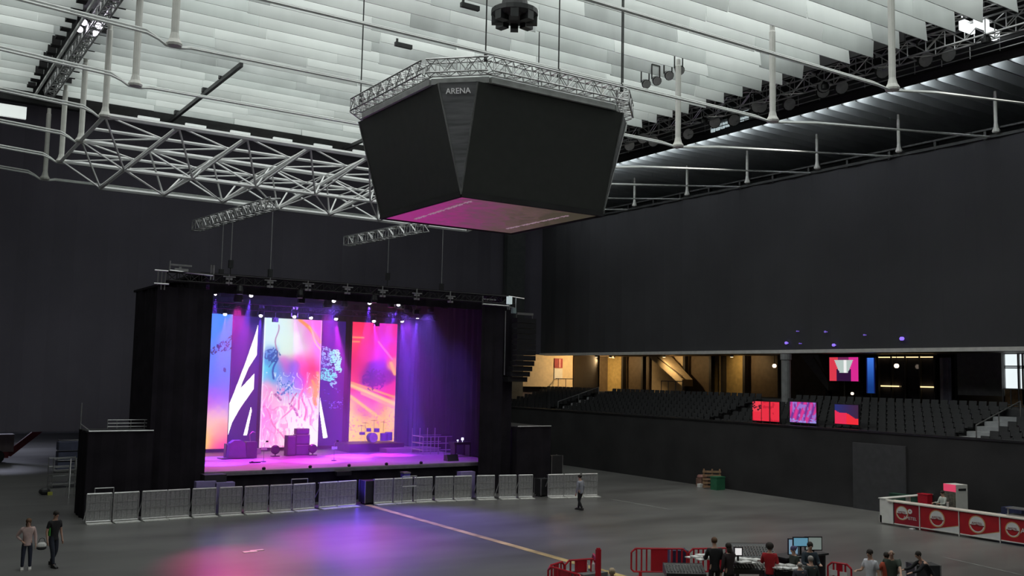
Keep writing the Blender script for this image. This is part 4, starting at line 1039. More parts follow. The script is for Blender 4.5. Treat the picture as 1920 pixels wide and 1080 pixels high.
# ------------------------------------------------------------------ bar
BX = 39.75
bary = [28.45, 27.75, P(1726,989,X=BX).y, P(1800,1003,X=BX).y, P(1877,1013,X=BX).y]; bary.append(bary[-1]-1.95); bary.append(bary[-1]-1.95)
t = thing('bar_counter', 'long bar counter with a pale top at the right edge', 'bar', (BX+.3,24,0))
bottom_y = bary[-1]
MB().box((BX-.1,bottom_y,1.08),(BX+.5,28.0,1.13)).build('counter_top', mat('pale_top', (.72,.66,.58), .5), t)
MB().box((BX+.02,bottom_y,.12),(BX+.4,27.75,1.08)).build('body', M['dark'], t)
MB().box((BX-.02,27.75,.08),(BX+.1,28.45,1.16)).box((BX-.02,28.35,.08),(BX+4.6,28.47,.4)).build('end_panel', M['white'], t)
MB().box((BX-.05,28.15,1.16),(BX+4.2,28.5,1.2)).box((BX+4.1,28.2,0),(BX+4.2,28.4,1.16)).box((BX+1.9,28.2,0),(BX+2.0,28.4,1.16)).build('side_shelf', M['white'], t)
redb = mat('banner_red', (.42,.010,.016), .5, var=.12); whiteb = mat('banner_white', (.70,.70,.68), .5, var=.05); goldb = mat('banner_gold', (.6,.35,.15), .5)
deepred = mat('banner_deep_red', (.20,.008,.012), .5)
def disc(c, r0, r1, X, th, a0=0, a1=2*math.pi, n=28):
    mb = MB(); vs = []; fs = []
    for i in range(n+1):
        a = a0+(a1-a0)*i/n
        for r in (r0, r1):
            vs += [(X, c[0]+r*math.cos(a), c[1]+r*math.sin(a)), (X+th, c[0]+r*math.cos(a), c[1]+r*math.sin(a))]
    for i in range(n):
        k_ = 4*i
        fs += [(k_, k_+2, k_+6, k_+4), (k_+1, k_+5, k_+7, k_+3), (k_+2, k_+3, k_+7, k_+6), (k_, k_+4, k_+5, k_+1)]
    return mb.add(vs, fs)
def roundel(par, yc, zc, r, X):
    disc((yc, zc), .001, r, X, .004).build('emblem_disc', whiteb, par)
    disc((yc, zc), r, r*1.14, X, .004).build('emblem_ring', goldb, par)
    disc((yc, zc), .001, r*.86, X-.004, .004, math.pi*1.08, math.pi*1.92, 16).build('emblem_lower_field', redb, par)
    MB().box((X-.006, yc-r*.95, zc-r*.22), (X-.002, yc+r*.95, zc-r*.08)).build('emblem_band', deepred, par)
    text_mesh('AMSTEL', r*.42, deepred, par, (X-.008, yc, zc+r*.12), (0,-1,0), (0,0,1), 'emblem_lettering', .002)
edges = [27.7]+bary[2:]
desc = ['first banner from the left with an emblem and white lettering','second banner from the left with a centred emblem','third banner from the left with a centred emblem','fourth banner from the left with an emblem near its left side','fifth banner at the right edge of the picture']
for i in range(len(edges)-1):
    y1, y0 = edges[i]-.03, edges[i+1]+.03; yc = (y0+y1)/2
    t = thing('bar_banner', 'red '+desc[i], 'banner', (BX-.02, yc, .12), 0, 'red banners on the bar front')
    MB().box((BX-.04,y0,.14),(BX,y1,1.05)).build('banner_sheet', redb if i else mat('banner_dark_red', (.30,.008,.02), .5, var=.15), t)
    MB().box((BX-.055,y0,.10),(BX,y1,.14)).box((BX-.055,y0-.03,0.0),(BX,y0,1.08)).build('banner_frame', M['white'], t)
    if i in (1, 2):
        roundel(t, yc+.1, .62, .33, BX-.046)
        MB().prism([(BX-.045,y0+.0,.14),(BX-.045,y1-.55,.14),(BX-.045,yc-.1,.24),(BX-.045,y0,.42)], (.004,0,0)).build('white_sweep', whiteb, t)
        MB().prism([(BX-.043,y1-.5,.14),(BX-.043,y1-.62,.14),(BX-.043,yc-.12,.26),(BX-.043,y0,.46),(BX-.043,y0,.42),(BX-.043,yc-.1,.22)], (.002,0,0)).build('gold_sweep', goldb, t)
    elif i == 0:
        roundel(t, y1-.40, .64, .28, BX-.046)
        text_mesh('AMSTEL', .19, whiteb, t, (BX-.05, y0+.46, .45), (0,-1,0), (0,0,1), 'banner_lettering', .002)
        disc((y0+.46,.76), .03, .11, BX-.046, .004).build('shield_mark', whiteb, t)
    else:
        roundel(t, y1-.5, .62, .28, BX-.046)
        text_mesh('AMSTEL', .30, whiteb, t, (BX-.05, y1-1.35, .62), (0,-1,0), (0,0,1), 'banner_lettering', .002)
# things at the bar
def place(px, py, X): q = P(px, py, X=X); return q
q = place(1793, 970, 42.2)
t = thing('drinks_fridge', 'white drinks fridge with a red lit header behind the bar', 'fridge', (42.2, q.y, 0), math.radians(-12))
MB().box((-.35,-.35,.05),(.35,.35,1.95)).build('body', M['white'], t, world=False)
MB().box((-.37,-.33,.25),(-.35,.33,1.6)).build('glass_door', mat('fridge_inside', (.12,.11,.08), .2, var=.6, scale=9), t, world=False)
MB().box((-.38,-.35,1.63),(-.35,.35,1.95)).build('header_sign', mat('pink_header', (.8,.1,.2), .5, emit=(.6,.04,.10), es=.7), t, world=False)
MB().box((-.2,-.36,1.68),(.25,-.35,1.78)).build('side_grille', M['dark'], t, world=False)
q = place(1735, 965, 42.0); tag(MB().box((-.2,-.25,0),(.2,.25,1.32)).box((-.22,-.27,1.32),(.22,.27,1.36)).build('waste_bin', M['red']), 'red bin standing behind the first banner of the bar', 'bin').location = (42.0,q.y,0)
q = place(1700, 955, 42.9); tag(MB().box((-.2,-.9,.1),(.2,.9,1.05)).box((-.22,-.92,1.05),(.22,.92,1.08)).build('bar_cabinet', mat('green_cabinet', (.02,.07,.045), .5)), 'dark green cabinet behind the left end of the bar', 'cabinet').location = (43.0,q.y,0)
tag(MB().box((40.0,20.6,1.14),(40.6,22.6,1.18)).box((40.05,20.65,1.18),(40.1,20.7,1.45)).box((40.05,22.5,1.18),(40.1,22.55,1.45)).box((40.0,20.6,1.42),(40.6,22.6,1.46)).build('counter_shelf', M['steel']), 'steel shelf unit standing on the bar top at right', 'shelf')
tag(MB().box((40.1,20.7,1.47),(40.5,21.2,1.62)).box((40.12,20.72,1.62),(40.48,21.18,1.66)).build('white_box', M['paper']), 'white box on the steel shelf at the right end of the bar', 'box')
tag(MB().lathe([(.05,0),(.05,.18),(.02,.22),(.02,.27)], n=10).build('bottle', M['paper']), 'small white bottle on the steel shelf beside the white box', 'bottle').location = (40.3,21.75,1.47)
tag(MB().lathe([(.06,0),(.05,.02),(.05,.2),(.07,.22)], n=10).build('beer_tap', M['alu']), 'small silver tap column on the bar top left of the fridge', 'tap').location = (40.0,25.2,1.14)
tag(MB().box((-.5,-.6,0),(.5,.6,.95)).box((-.4,-.5,.95),(.3,.4,1.25)).build('covered_crates', mat('navy_cover', (.03,.035,.09), .8)), 'dark navy covered crates behind the bar right of the fridge', 'crates').location = (42.0,23.3,0)
tag(MB().lathe([(.9,0),(.9,.95),(.5,1.2),(.1,1.3)], n=16).build('covered_table', mat('olive_cover', (.05,.05,.045), .8)), 'dark domed cover behind the shelf at the right end of the bar', 'cover').location = (43.0-.6,21.2,0)
tag(MB().box((0,0,0),(.35,.22,.02)).box((.05,.04,.02),(.3,.2,.035)).build('paper_sheets', M['paper']), 'white paper lying on the floor before the first banner', 'paper').location = P(1712,993)

# ------------------------------------------------------------------ pallets by the right wall
q = P(1340, 916)
def pallet(loc, rx, m, lab, rz=0):
    t = thing('pallet', lab, 'pallet', loc, rz)
    a = MB()
    for i in range(5): a.box((-.55,-.06,.08+.22*i),(.55,.0,.2+.22*i))
    a.build('deck_boards', m, t, world=False)
    b = MB()
    for x in (-.5,0,.45): b.box((x,.0,.05),(x+.08,.12,1.18))
    b.build('bearers', m, t, world=False)
wd = mat('pallet_wood', (.32,.19,.11), .7, var=.3, scale=6)
rzz = math.radians(-34)
pallet((q.x-.35,q.y-.1,0), 0, wd, 'brown wooden pallet standing upright by the right wall', rzz)
tag(MB().box((-.35,-.25,0),(.35,.25,.75)).box((-.37,-.27,.7),(.37,.27,.78)).build('green_crate', mat('green_plastic', (.03,.16,.08), .5)), 'green crate leaning at the wooden pallet', 'crate').location = (q.x-.25,q.y-.5,0)
q = P(1316, 912)
t = thing('cable_heap', 'small brown heap of boxes and a coil beside the green crate', 'heap', (q.x,q.y,0))
MB().box((-.25,-.2,0),(.3,.25,.5)).build('box', mat('carton', (.22,.12,.09), .8), t, world=False)
MB().lathe([(.28,0),(.3,.1),(.24,.2)], (0,0,.5), 14).build('coil', mat('coil_brown', (.25,.12,.10), .7), t, world=False)
MB().box((-.5,-.35,0),(-.25,-.1,.2)).build('small_box', M['paper'], t, world=False)

# ------------------------------------------------------------------ far left: lift, scaffolding
t = thing('boom_lift', 'dark red boom lift parked beyond the hem of the rear curtain', 'lift', (6.5,73.5,0))
rd = mat('lift_red', (.20,.02,.03), .5)
MB().box((3.2,72.9,.35),(8.3,74.4,.75)).build('chassis', rd, t)
MB().prism([(8.0,73.4,.5),(8.5,73.4,.4),(11.0,73.4,2.6),(10.6,73.4,2.8)], (0,.35,0)).build('boom', rd, t)
MB().box((6.3,73,.75),(8.6,74.2,1.9)).build('turret', mat('lift_panel', (.28,.22,.22), .6), t)
MB().box((5.2,73,.75),(5.6,74.2,2.2)).build('post', M['dark'], t)
for x in (3.9,5.4,7.6):
    MB().lathe([(.42,-.15),(.45,-.1),(.45,.1),(.42,.15)], (x,72.8,.45), 14, 'y').build('wheel', M['blackplastic'], t)
t = thing('added_backstage_light', 'added light panel, unseen in the room behind the rear curtain', 'lamp', (8,84,7.6))  # unseen lamp, added with its housing to light the backstage floor
MB().box((4.9,80.9,7.6),(11.1,87.1,7.8)).build('housing', M['dark'], t)
lamp('added_backstage_glow', 'AREA', (8, 84, 7.55), 600, (.75,.78,1), t, (8,84,0), 6)
t = thing('equipment_cart', 'blue tinted stack of crates beyond the left wing', 'cart', (11.0,66,0))
for i, z in enumerate((.15,.75,1.35)):
    MB().box((10.2,65.4,z),(11.9,66.4,z+.5)).build('crate', mat('blue_grey_crate', (.10,.11,.18), .6), t)
MB().box((10.1,65.3,.05),(12.0,66.5,.15)).build('trolley', M['steel'], t)
def dolly(px, py, n, lab, rz=.2):
    q = P(px, py); t = thing('scaffold_trolley', lab, 'trolley', (q.x,q.y,0), rz)
    f = MB()
    for x in (-.7,.7):
        for y_ in (-.35,.35): f.tube((x,y_,0),(x,y_,1.6),.025)
    for i in range(n):
        z = .2+1.35*i/(n-1)
        for y_ in (-.35,.35): f.tube((-.7,y_,z),(.7,y_,z),.022)
    f.build('tube_frame', M['steel'], t, world=False)
    MB().box((-.68,-.33,.2),(.68,.33,.24)).box((-.6,-.3,.9),(.5,.3,.93)).build('shelf', M['alu'], t, world=False)
dolly(118, 913, 4, 'metal trolley rack left of the left wing')
dolly(128, 868, 5, 'metal trolley rack further back at the left wing', -.1)
t = thing('step_ladder', 'open step ladder leaning at the left wing', 'ladder', P(137,934))
f = MB()
for x in (-.2,.2): f.tube((x,0,0),(x*.6,.5,1.9),.03).tube((x,1.0,0),(x*.6,.5,1.9),.02)
for i in range(6): f.bar((-.2+.01*i,.08*i+.05,.3*i+.2),(.2-.01*i,.08*i+.05,.3*i+.2),.05,.03)
f.build('frame', M['alu'], t, world=False)
q = P(83, 928); t = thing('tool_bag', 'small dark bag with a yellow patch on the floor at far left', 'bag', q)
MB().ball((0,0,.18),.28,12,(1,.7,.65)).build('sack', M['dark'], t, world=False); MB().box((.12,-.25,0),(.34,-.1,.16)).build('yellow_patch', mat('yellow_green', (.5,.5,.1), .6), t, world=False)

tag(MB().box((0,0,0),(.5,.25,.015)).box((.3,.2,0),(.8,.35,.02)).build('paper_sheets', M['paper']), 'crumpled white paper lying on the pink lit floor before the barriers', 'paper').location = P(458,1037)
# ------------------------------------------------------------------ mixing area
def red_barrier(p0, p1, label, sign=False):
    p0 = Vector((p0[0],p0[1],0)); p1 = Vector((p1[0],p1[1],0)); d = p1-p0; L = d.length; c = (p0+p1)/2
    t = thing('plastic_barrier', label, 'barrier', c, math.atan2(d.y,d.x))
    f = MB(); r = .03; h = .5*L
    f.path([(-h,0,.32),(-h,0,.86),(-h+.14,0,.98),(h-.14,0,.98),(h,0,.86),(h,0,.32),(h-.08,0,.24),(-h+.08,0,.24),(-h,0,.32)], r, 6)
    f.build('frame', M['red'], t, world=False)
    g_ = MB(); n = max(4, int(L/.16)); mid = .13*L
    for i in range(1, n):
        x = -h+L*i/n
        if abs(x) < mid: continue
        g_.box((x-.025,-.015,.24),(x+.025,.015,.98))
    g_.build('slats', M['red'], t, world=False)
    MB().box((-mid,-.018,.24),(mid,.018,.98)).build('centre_plate', M['red'], t, world=False)
    for x in (-h+.3, h-.3): MB().box((x-.05,-.02,.04),(x+.05,.02,.26)).box((x-.05,-.32,0),(x+.05,.32,.05)).build('foot', M['red'], t, world=False)
    if sign:
        MB().box((-.3,-.035,.6),(-.06,-.02,.76)).box((.02,-.035,.58),(.24,-.02,.74)).build('paper_sign', M['paper'], t, world=False)
    return t
T1 = lambda px, py: P(px, py, Z=1.0)
red_barrier(T1(1184,1027), T1(1288,1028), 'red plastic barrier standing alone behind the mixing desk, left side')
red_barrier(T1(1292,1028), T1(1388,1026), 'red plastic barrier behind the two standing people in black')
red_barrier(T1(1060,1050), T1(1118,1046), 'red plastic barrier at the far side of the left enclosure')
red_barrier(T1(1058,1051), T1(1028,1060), 'short red plastic barrier at the left corner of the left enclosure')
red_barrier(T1(1028,1060), T1(1092,1078), 'red plastic barrier at the near side of the left enclosure')
red_barrier(T1(1552,1052), T1(1596,1058), 'red plastic barrier with a taped paper sign right of the mixing desk', True)
q = T1(1123, 1050); red_barrier((q.x,q.y), (q.x+.62,q.y+1.2*.9), 'red plastic barrier seen end on at the left enclosure')
q = P(1122,1030,Z=1.4); tag(MB().box((-.07,-.05,0),(.07,.05,1.4)).box((-.2,-.2,0),(.2,.2,.04)).box((-.05,-.03,1.4),(.05,.03,1.44)).build('red_post', M['red']), 'upright red post at the end of the left enclosure', 'post').location = (q.x,q.y,0)
# low pieces in the left enclosure
for i, (px, py) in enumerate(((1080,1068),(1105,1072))):
    q = P(px, py, Z=.6)
    crate(px, py, .9, .6, .6, mat('case_grey', (.18,.2,.2), .5), 'flight_case', 'grey flat case inside the left red enclosure, '+('left' if i == 0 else 'right')+' one', Z=.0).location = (q.x,q.y,0)
for i, px in enumerate((1084,1092,1100,1112)):
    q = P(px, 1056, Z=.85); tag(MB().lathe([(.05,0),(.05,.22),(.02,.28),(.02,.32)], n=8).build('bottle', M['wood'] if i < 2 else M['paper']), 'small bottle standing in a row inside the left red enclosure', 'bottle', 'bottles in the left enclosure').location = (q.x,q.y,.61)

def desk(px, py, w_, d_, lab, z=.95, rz=-.6, tilt=.12, surf=None):
    q = P(px, py, Z=z); t = thing('mixing_desk', lab, 'mixing desk', (q.x,q.y,0), rz)
    MB().prism([(-w_/2,-d_/2,z-.16),(-w_/2,d_/2,z-.16),(-w_/2,d_/2,z+tilt),(-w_/2,d_/2-.12,z+tilt),(-w_/2,-d_/2,z-.04)], (w_,0,0)).build('console', blk, t, world=False)
    sl = (tilt+.04)/(d_-.12)
    k_ = MB()
    for i in range(int(w_/.09)):
        x = -w_/2+.06+.09*i
        for j in range(5):
            y_ = -d_/2+.1+j*(d_-.3)/5; k_.box((x,y_,z-.03+sl*(y_+d_/2)),(x+.035,y_+.05,z+.0+sl*(y_+d_/2)))
    k_.build('faders', surf or M['alu'], t, world=False)
    MB().box((-w_/2+.05,-d_/2+.1,0),(-w_/2+.15,d_/2-.1,z-.16)).box((w_/2-.15,-d_/2+.1,0),(w_/2-.05,d_/2-.1,z-.16)).build('case_base', M['dark'], t, world=False)
    return t
desk(1283,1068,1.15,.8,'dark mixing desk left of the man in black')
desk(1412,1040,1.3,.7,'tall dark mixing desk between the black and red clothed people', 1.15, -.55, .3)
desk(1400,1062,1.2,.7,'pale topped desk in front of the tall dark desk', .95, -.55, .1, M['paper'])
desk(1482,1066,1.1,.6,'desk covered with pale sheets beside the person in red', .95, -.5, .06, M['paper'])
for i, (px, py, z, s_, lab) in enumerate(((1318,1046,1.12,.85,'crumpled white sheet on the left mixing desk'),(1393,1052,1.12,.9,'large pale sheet on the desk right of the black clothed people'),(1478,1064,1.03,.8,'pale sheets on the desk right of the person in red'))):
    q = P(px, py, Z=z)
    mb = MB()
    for a in range(4):
        for b in range(3):
            h0 = .03*math.sin(a*2.1+b*1.7+i); x = -s_/2+a*s_/4; y_ = -s_*.4+b*s_*.27
            mb.box((x,y_,h0),(x+s_/4-.004,y_+s_*.26,h0+.03+.02*((a+b) % 2)))
    tag(mb.build('paper_sheets', M['paper']), lab, 'paper').location = q
def monitor(px, py, z, w_, h_, lab, col, rz=-.5, es=.7):
    q = P(px, py, Z=z); t = thing('computer_monitor', lab, 'monitor', (q.x,q.y,z-h_/2-.25), rz)
    MB().box((-w_/2,-.02,.25),(w_/2,.03,.25+h_)).build('casing', blk, t, world=False)
    MB().box((-w_/2+.03,-.028,.28),(w_/2-.03,-.02,.22+h_)).build('screen', mat('monitor_glow', col, emit=col, es=es), t, world=False)
    MB().box((-.03,.0,0),(.03,.04,.25)).box((-.15,-.1,-.0),(.15,.12,.02)).build('stand', blk, t, world=False)
    return t
monitor(1487,1025,1.4,.34,.5,'tall bluish monitor left of the two wide monitors', (.20,.33,.45))
monitor(1501,1016,1.6,.5,.3,'wide monitor with a bright blue picture in the mixing area', (.12,.3,.42))
monitor(1525,1019,1.55,.55,.42,'wide monitor with a grey picture behind the bearded man', (.25,.30,.28), es=.5)
monitor(1384,1034,1.45,.26,.26,'small white monitor right of the people in black', (.8,.78,.78), es=.8)
q = P(1505,1040,Z=1.1); tag(MB().box((-1.0,-.35,1.0),(1.0,.35,1.06)).box((-.9,-.3,0),(-.82,.3,1.0)).box((.82,-.3,0),(.9,.3,1.0)).build('folding_table', M['dark']), 'dark folding table carrying the monitors', 'table').location = (q.x+.2,q.y+.3,0)
crate(1732,1112,.8,.6,.9,M['dark'],'flight_case','dark flight case under the hands of the leaning man').rotation_euler[2] = -.5
crate(1270,1079,.6,.5,.85,mat('case_navy', (.03,.03,.08), .5),'flight_case','small navy case at the left end of the mixing desk').rotation_euler[2] = -.5

# ------------------------------------------------------------------ people
def skin_obj(name, chains, m, parent, sub=1):
    """chains: list of lists of (point, radius or (rx, ry)); equal points are shared"""
    vs = []; rs = []; es = []; key = {}
    def vid(p, r):
        k_ = tuple(round(c, 4) for c in p)
        if k_ not in key: key[k_] = len(vs); vs.append(p); rs.append(r if isinstance(r, tuple) else (r, r))
        return key[k_]
    for ch_ in chains:
        ids = [vid(p, r) for p, r in ch_]
        es += [(a, b) for a, b in zip(ids, ids[1:]) if a != b]
    me = bpy.data.meshes.new(name); me.from_pydata(vs, es, []); me.update(); me.materials.append(m)
    o = bpy.data.objects.new(name, me); C.objects.link(o); o.parent = parent
    md = o.modifiers.new('Skin', 'SKIN'); md.use_smooth_shade = True
    for i, sv in enumerate(me.skin_vertices[0].data): sv.radius = rs[i]; sv.use_root = (i == 0)
    s_ = o.modifiers.new('Subdivision', 'SUBSURF'); s_.levels = sub; s_.render_levels = sub
    return o
def person(loc, rz, h, label, shirt, trousers, hair='short', hairm=None, sleeve='short', pose='stand', shoe=None, arms=None, skinm=None):
    """figure facing local -Y"""
    s = h/1.75; V = lambda x, y_, z: Vector((x*s, y_*s, z*s)); skinm = skinm or M['skin']; hairm = hairm or M['hairdark']
    t = thing('person', label, 'person', (loc[0], loc[1], loc[2] if len(loc) > 2 else 0), rz)
    lean = {'stand': 0, 'walk': -.03, 'lean': -.38, 'sit': -.02}[pose]
    hipz = .95 if pose != 'sit' else .52
    dz = hipz-.95
    pel = V(0, .0, hipz); wa = V(0, lean*.15, 1.1+dz); chs = V(0, lean*.55, 1.32+dz-abs(lean)*.05); nk = V(0, lean*.85, 1.47+dz-abs(lean)*.16); nk2 = nk+V(0,-.02+lean*.1,.07); hd = nk2+V(0,-.02+lean*.08,.09); ht = hd+V(0,lean*.03,.10)
    if pose == 'sit': legs = [[V(sx*.09,0,.50), V(sx*.12,-.42,.50), V(sx*.12,-.40,.09)] for sx in (-1,1)]
    elif pose == 'walk': legs = [[V(-.09,0,.9), V(-.10,-.14,.50), V(-.10,-.20,.09)], [V(.09,0,.9), V(.10,-.02,.49), V(.10,.20,.12)]]
    else: legs = [[V(sx*.09,.0,.9), V(sx*.11,-.02,.49), V(sx*.12,.02,.09)] for sx in (-1,1)]
    sh = [nk+V(sx*.18, 0, -.06) for sx in (-1,1)]
    ar = []
    for i, sx in enumerate((-1,1)):
        a_ = (arms or ['down','down'])[i]
        if a_ == 'down': el = sh[i]+V(sx*.07,.03,-.29); wr = el+V(sx*.01,-.07,-.25); fd = V(0,-.03,-.09)
        elif a_ == 'hip': el = sh[i]+V(sx*.16,.08,-.25); wr = el+V(-sx*.15,-.12,-.14); fd = V(-sx*.06,-.05,-.05)
        elif a_ == 'fwd': el = sh[i]+V(sx*.05,-.10,-.26); wr = el+V(-sx*.04,-.24,.02); fd = V(-sx*.02,-.09,-.01)
        elif a_ == 'up': el = sh[i]+V(sx*.10,-.15,-.14); wr = el+V(-sx*.02,-.10,.24); fd = V(0,-.02,.09)
        elif a_ == 'reach': el = sh[i]+V(sx*.05,-.22,-.20); wr = el+V(0,-.24,-.06); fd = V(0,-.09,-.02)
        ar.append((el, wr, fd))
    ch_ = [[(pel, (.14*s,.10*s)), (wa, (.125*s,.09*s)), (chs, (.15*s,.10*s)), (nk, (.06*s,.06*s)), (nk2, (.052*s,.055*s)), (hd, (.078*s,.09*s)), (ht, (.065*s,.078*s))]]
    for i, sx in enumerate((-1,1)):
        L_ = legs[i]; ch_.append([(pel, .1), (L_[0], .085*s), (L_[1], .055*s), (L_[2], .037*s), (L_[2]+V(0,-.14,-.05), .032*s)])
        el, wr, fd = ar[i]; palm = wr+fd*.8
        ch_.append([(chs, .1), (sh[i], .058*s), (el, .040*s), (wr, (.026*s,.026*s)), (palm, (.034*s,.016*s))])
        side = fd.cross(Vector((0,0,1)));
        side = side.normalized() if side.length > 1e-4 else Vector((1,0,0))
        if abs(fd.normalized().z) > .8: side = Vector((0,1,0))
        for k_ in range(4):
            b_ = palm+side*(.013*s*(k_-1.5)*1.5)+fd*.15; e1 = b_+fd*(.42+.06*(k_ in (1,2))); e2 = e1+fd*.3+V(-sx*.015,0,-.01)
            ch_.append([(palm, .02), (b_, .009*s), (e1, .008*s), (e2, .007*s)])
        ch_.append([(palm, .02), (wr+fd*.5+side*.03*s, .010*s), (wr+fd*.95+side*.055*s, .008*s)])
    ch_.append([(hd, .08), (hd+V(0,-.098,-.02), .012*s)])
    skin_obj('body', ch_, skinm, t)
    tp = [[(pel+V(0,0,-.13), (.165*s,.13*s)), (pel+V(0,0,-.10), (.168*s,.132*s)), (pel+V(0,0,.0), (.162*s,.125*s)), (wa, (.148*s,.112*s)), (chs, (.17*s,.12*s)), (nk+V(0,0,-.02), (.085*s,.08*s))]]
    for i, sx in enumerate((-1,1)):
        el, wr, _ = ar[i]; e_ = sh[i].lerp(el, .75) if sleeve == 'short' else el
        c_ = [(chs, .1), (sh[i], .075*s), (e_, .056*s)]
        if sleeve == 'long': c_.append((wr, .038*s))
        tp.append(c_)
    skin_obj('shirt', tp, shirt, t)
    tr = [[(pel+V(0,0,.16), (.148*s,.112*s)), (pel+V(0,0,.04), (.152*s,.115*s)), (pel+V(0,0,-.03), (.15*s,.115*s))]]
    for L_ in legs: tr.append([(pel+V(0,0,-.03), .12), (L_[0], .100*s), (L_[1], .070*s), (L_[2]+V(0,0,.0), .055*s)])
    skin_obj('trousers', tr, trousers, t)
    for L_ in legs:
        f_ = L_[2]
        MB().prism([(f_.x-.045*s,f_.y+.06*s,f_.z-.09*s),(f_.x-.045*s,f_.y-.2*s,f_.z-.09*s),(f_.x-.045*s,f_.y-.2*s,f_.z-.04*s),(f_.x-.045*s,f_.y-.06*s,f_.z+.02*s),(f_.x-.045*s,f_.y+.06*s,f_.z+.02*s)], (.09*s,0,0)).build('shoe', shoe or M['shoe'], t, world=False)
    hc = hd+V(0,.012,.045)
    hair_ = MB()
    if hair == 'short': hair_.ball(hc, .098*s, 14, (.88,1.02,.95))
    elif hair == 'long': hair_.ball(hc, .102*s, 14, (.92,1.05,.98)); hair_.ball(hc+V(0,.05,-.13), .085*s, 12, (1.0,.6,1.5))
    elif hair == 'bun': hair_.ball(hc, .10*s, 14, (.9,1.02,.95)); hair_.ball(hc+V(0,.09,.03), .05*s, 10)
    elif hair == 'curly': hair_.ball(hc, .125*s, 14, (1,1,.95))
    elif hair == 'cap': hair_.ball(hc, .10*s, 14, (.92,1.04,.8)); hair_.box(tuple(hc+V(-.06,-.17,-.01)), tuple(hc+V(.06,-.06,.01)))
    elif hair == 'fringe': hair_.ball(hd+V(0,.045,.0), .088*s, 12, (.95,.8,.8))
    hair_.build('hair', hairm, t, world=False, smooth=True)
    for sx in (-1,1):
        MB().ball(hd+V(sx*.03,-.078,.01), .012*s, 8).build('eye', M['hairdark'], t, world=False)
        MB().ball(hd+V(sx*.078,.0,-.005), .022*s, 8, (.4,.8,1.3)).build('ear', skinm, t, world=False)
    MB().ball(hd+V(0,-.078,-.055), .02*s, 8, (1.4,.4,.3)).build('mouth', mat('lips', (.35,.12,.1), .5), t, world=False)
    return t
def cloth(name, c): return mat(name, c, .85, var=.12, scale=6)
def head_at(px, py, z): return P(px, py, Z=z)
navy = cloth('navy_cloth', (.03,.035,.06)); blackc = cloth('black_cloth_wear', (.015,.015,.017)); greyc = cloth('grey_cloth', (.30,.31,.36)); jeans = cloth('jeans', (.06,.07,.11))
toc = lambda q: math.atan2(-q.x, q.y)*-1  # yaw helper
def yaw_to(q, tx, ty):   # facing direction (tx, ty)
    return math.atan2(tx, -ty)
# woman and man at the left
q = P(48,1069); person(q, yaw_to(q,-.1,-1), 1.62, 'person in a pale pink striped top and dark trousers with a bag at the left', cloth('pink_top', (.62,.45,.42)), navy, 'long', M['hairbrown'], 'long', 'stand', M['shoewhite'], ['hip','down'])
hb = P(66,1032,Z=.75)
t = thing('handbag', 'small white bag carried by the person in the pink top', 'bag', (q.x+.42,q.y-.02,.62))
MB().ball((0,0,.12),.15,12,(1,.5,.8)).build('pouch', M['paper'], t, world=False); MB().ball((0,0,.05),.15,12,(1.02,.52,.5)).build('base', M['dark'], t, world=False); MB().path([(-.1,0,.22),(-.06,0,.34),(.0,0,.36),(.06,0,.34),(.1,0,.22)],.01).build('handle', M['dark'], t, world=False)
q2 = P(97,1063); pm = person(q2, yaw_to(q2,.5,-1), 1.80, 'person in black clothes with a green patch walking beside the one in pink', blackc, cloth('dark_trousers', (.02,.025,.04)), 'short', M['hairdark'], 'short', 'walk')
MB().box((-.20,-.06,1.02),(-.16,.1,1.28)).build('green_patch', cloth('green', (.06,.35,.05)), pm, world=False)
q = P(1088,957); person(q, yaw_to(q,-.25,1), 1.72, 'person in a grey hooded top walking towards the barriers', greyc, blackc, 'bun', M['hairdark'], 'long', 'walk')
def stand_at(px, pytop, h, *a, **k): 
    q = P(px, pytop, Z=h); return person((q.x,q.y,0), a[0], h, *a[1:], **k), q
away = yaw_to(None, .45, .9); tocam = yaw_to(None, -.5, -.85); leftw = yaw_to(None, -.85, .3); rightw = yaw_to(None, .85,-.4)
stand_at(1340,1008,1.85, away, 'broad person in black seen from behind at the mixing desk', blackc, blackc, 'short', M['hairbrown'], 'long', 'stand', arms=['fwd','fwd'])
_, q = stand_at(1367,1019,1.70, away+.3, 'person with long dark hair in black beside the broad one', cloth('black_brown', (.03,.02,.022)), blackc, 'long', M['hairdark'], 'long', 'stand', arms=['up','down'])
hp = q+Vector((-.28,.32,-.02)); tag(MB().box((-.04,-.01,0),(.04,.01,.16)).box((-.03,-.014,.12),(.0,-.01,.15)).build('phone', blk), 'dark phone held up by the person with long dark hair', 'phone').location = hp
stand_at(1443,1019,1.70, away-.4, 'person in a red top with dark curly hair seen from behind', cloth('red_top', (.42,.012,.02)), navy, 'curly', M['hairdark'], 'long', 'stand', arms=['fwd','fwd'])
stand_at(1518,1016,1.78, tocam, 'bearded person in dark clothes facing the camera before the monitors', cloth('dark_blue_top', (.03,.045,.06)), navy, 'short', M['hairdark'], 'long', 'stand', arms=['fwd','fwd'])
stand_at(1489,1024,1.62, leftw, 'person with violet tinted hair in olive black clothes before the tall monitor', cloth('olive', (.035,.045,.035)), navy, 'bun', cloth('violet_hair', (.10,.08,.18)), 'long', 'stand')
stand_at(1500,1052,1.50, away, 'grey haired person in dark clothes at the bottom of the picture', cloth('dark_slate', (.05,.05,.07)), navy, 'fringe', M['hairgrey'], 'long', 'stand')
stand_at(1521,1043,1.58, away+.2, 'person with thin grey hair beside the bearded one, seen from behind', cloth('slate_green', (.04,.05,.05)), navy, 'short', M['hairgrey'], 'long', 'stand')
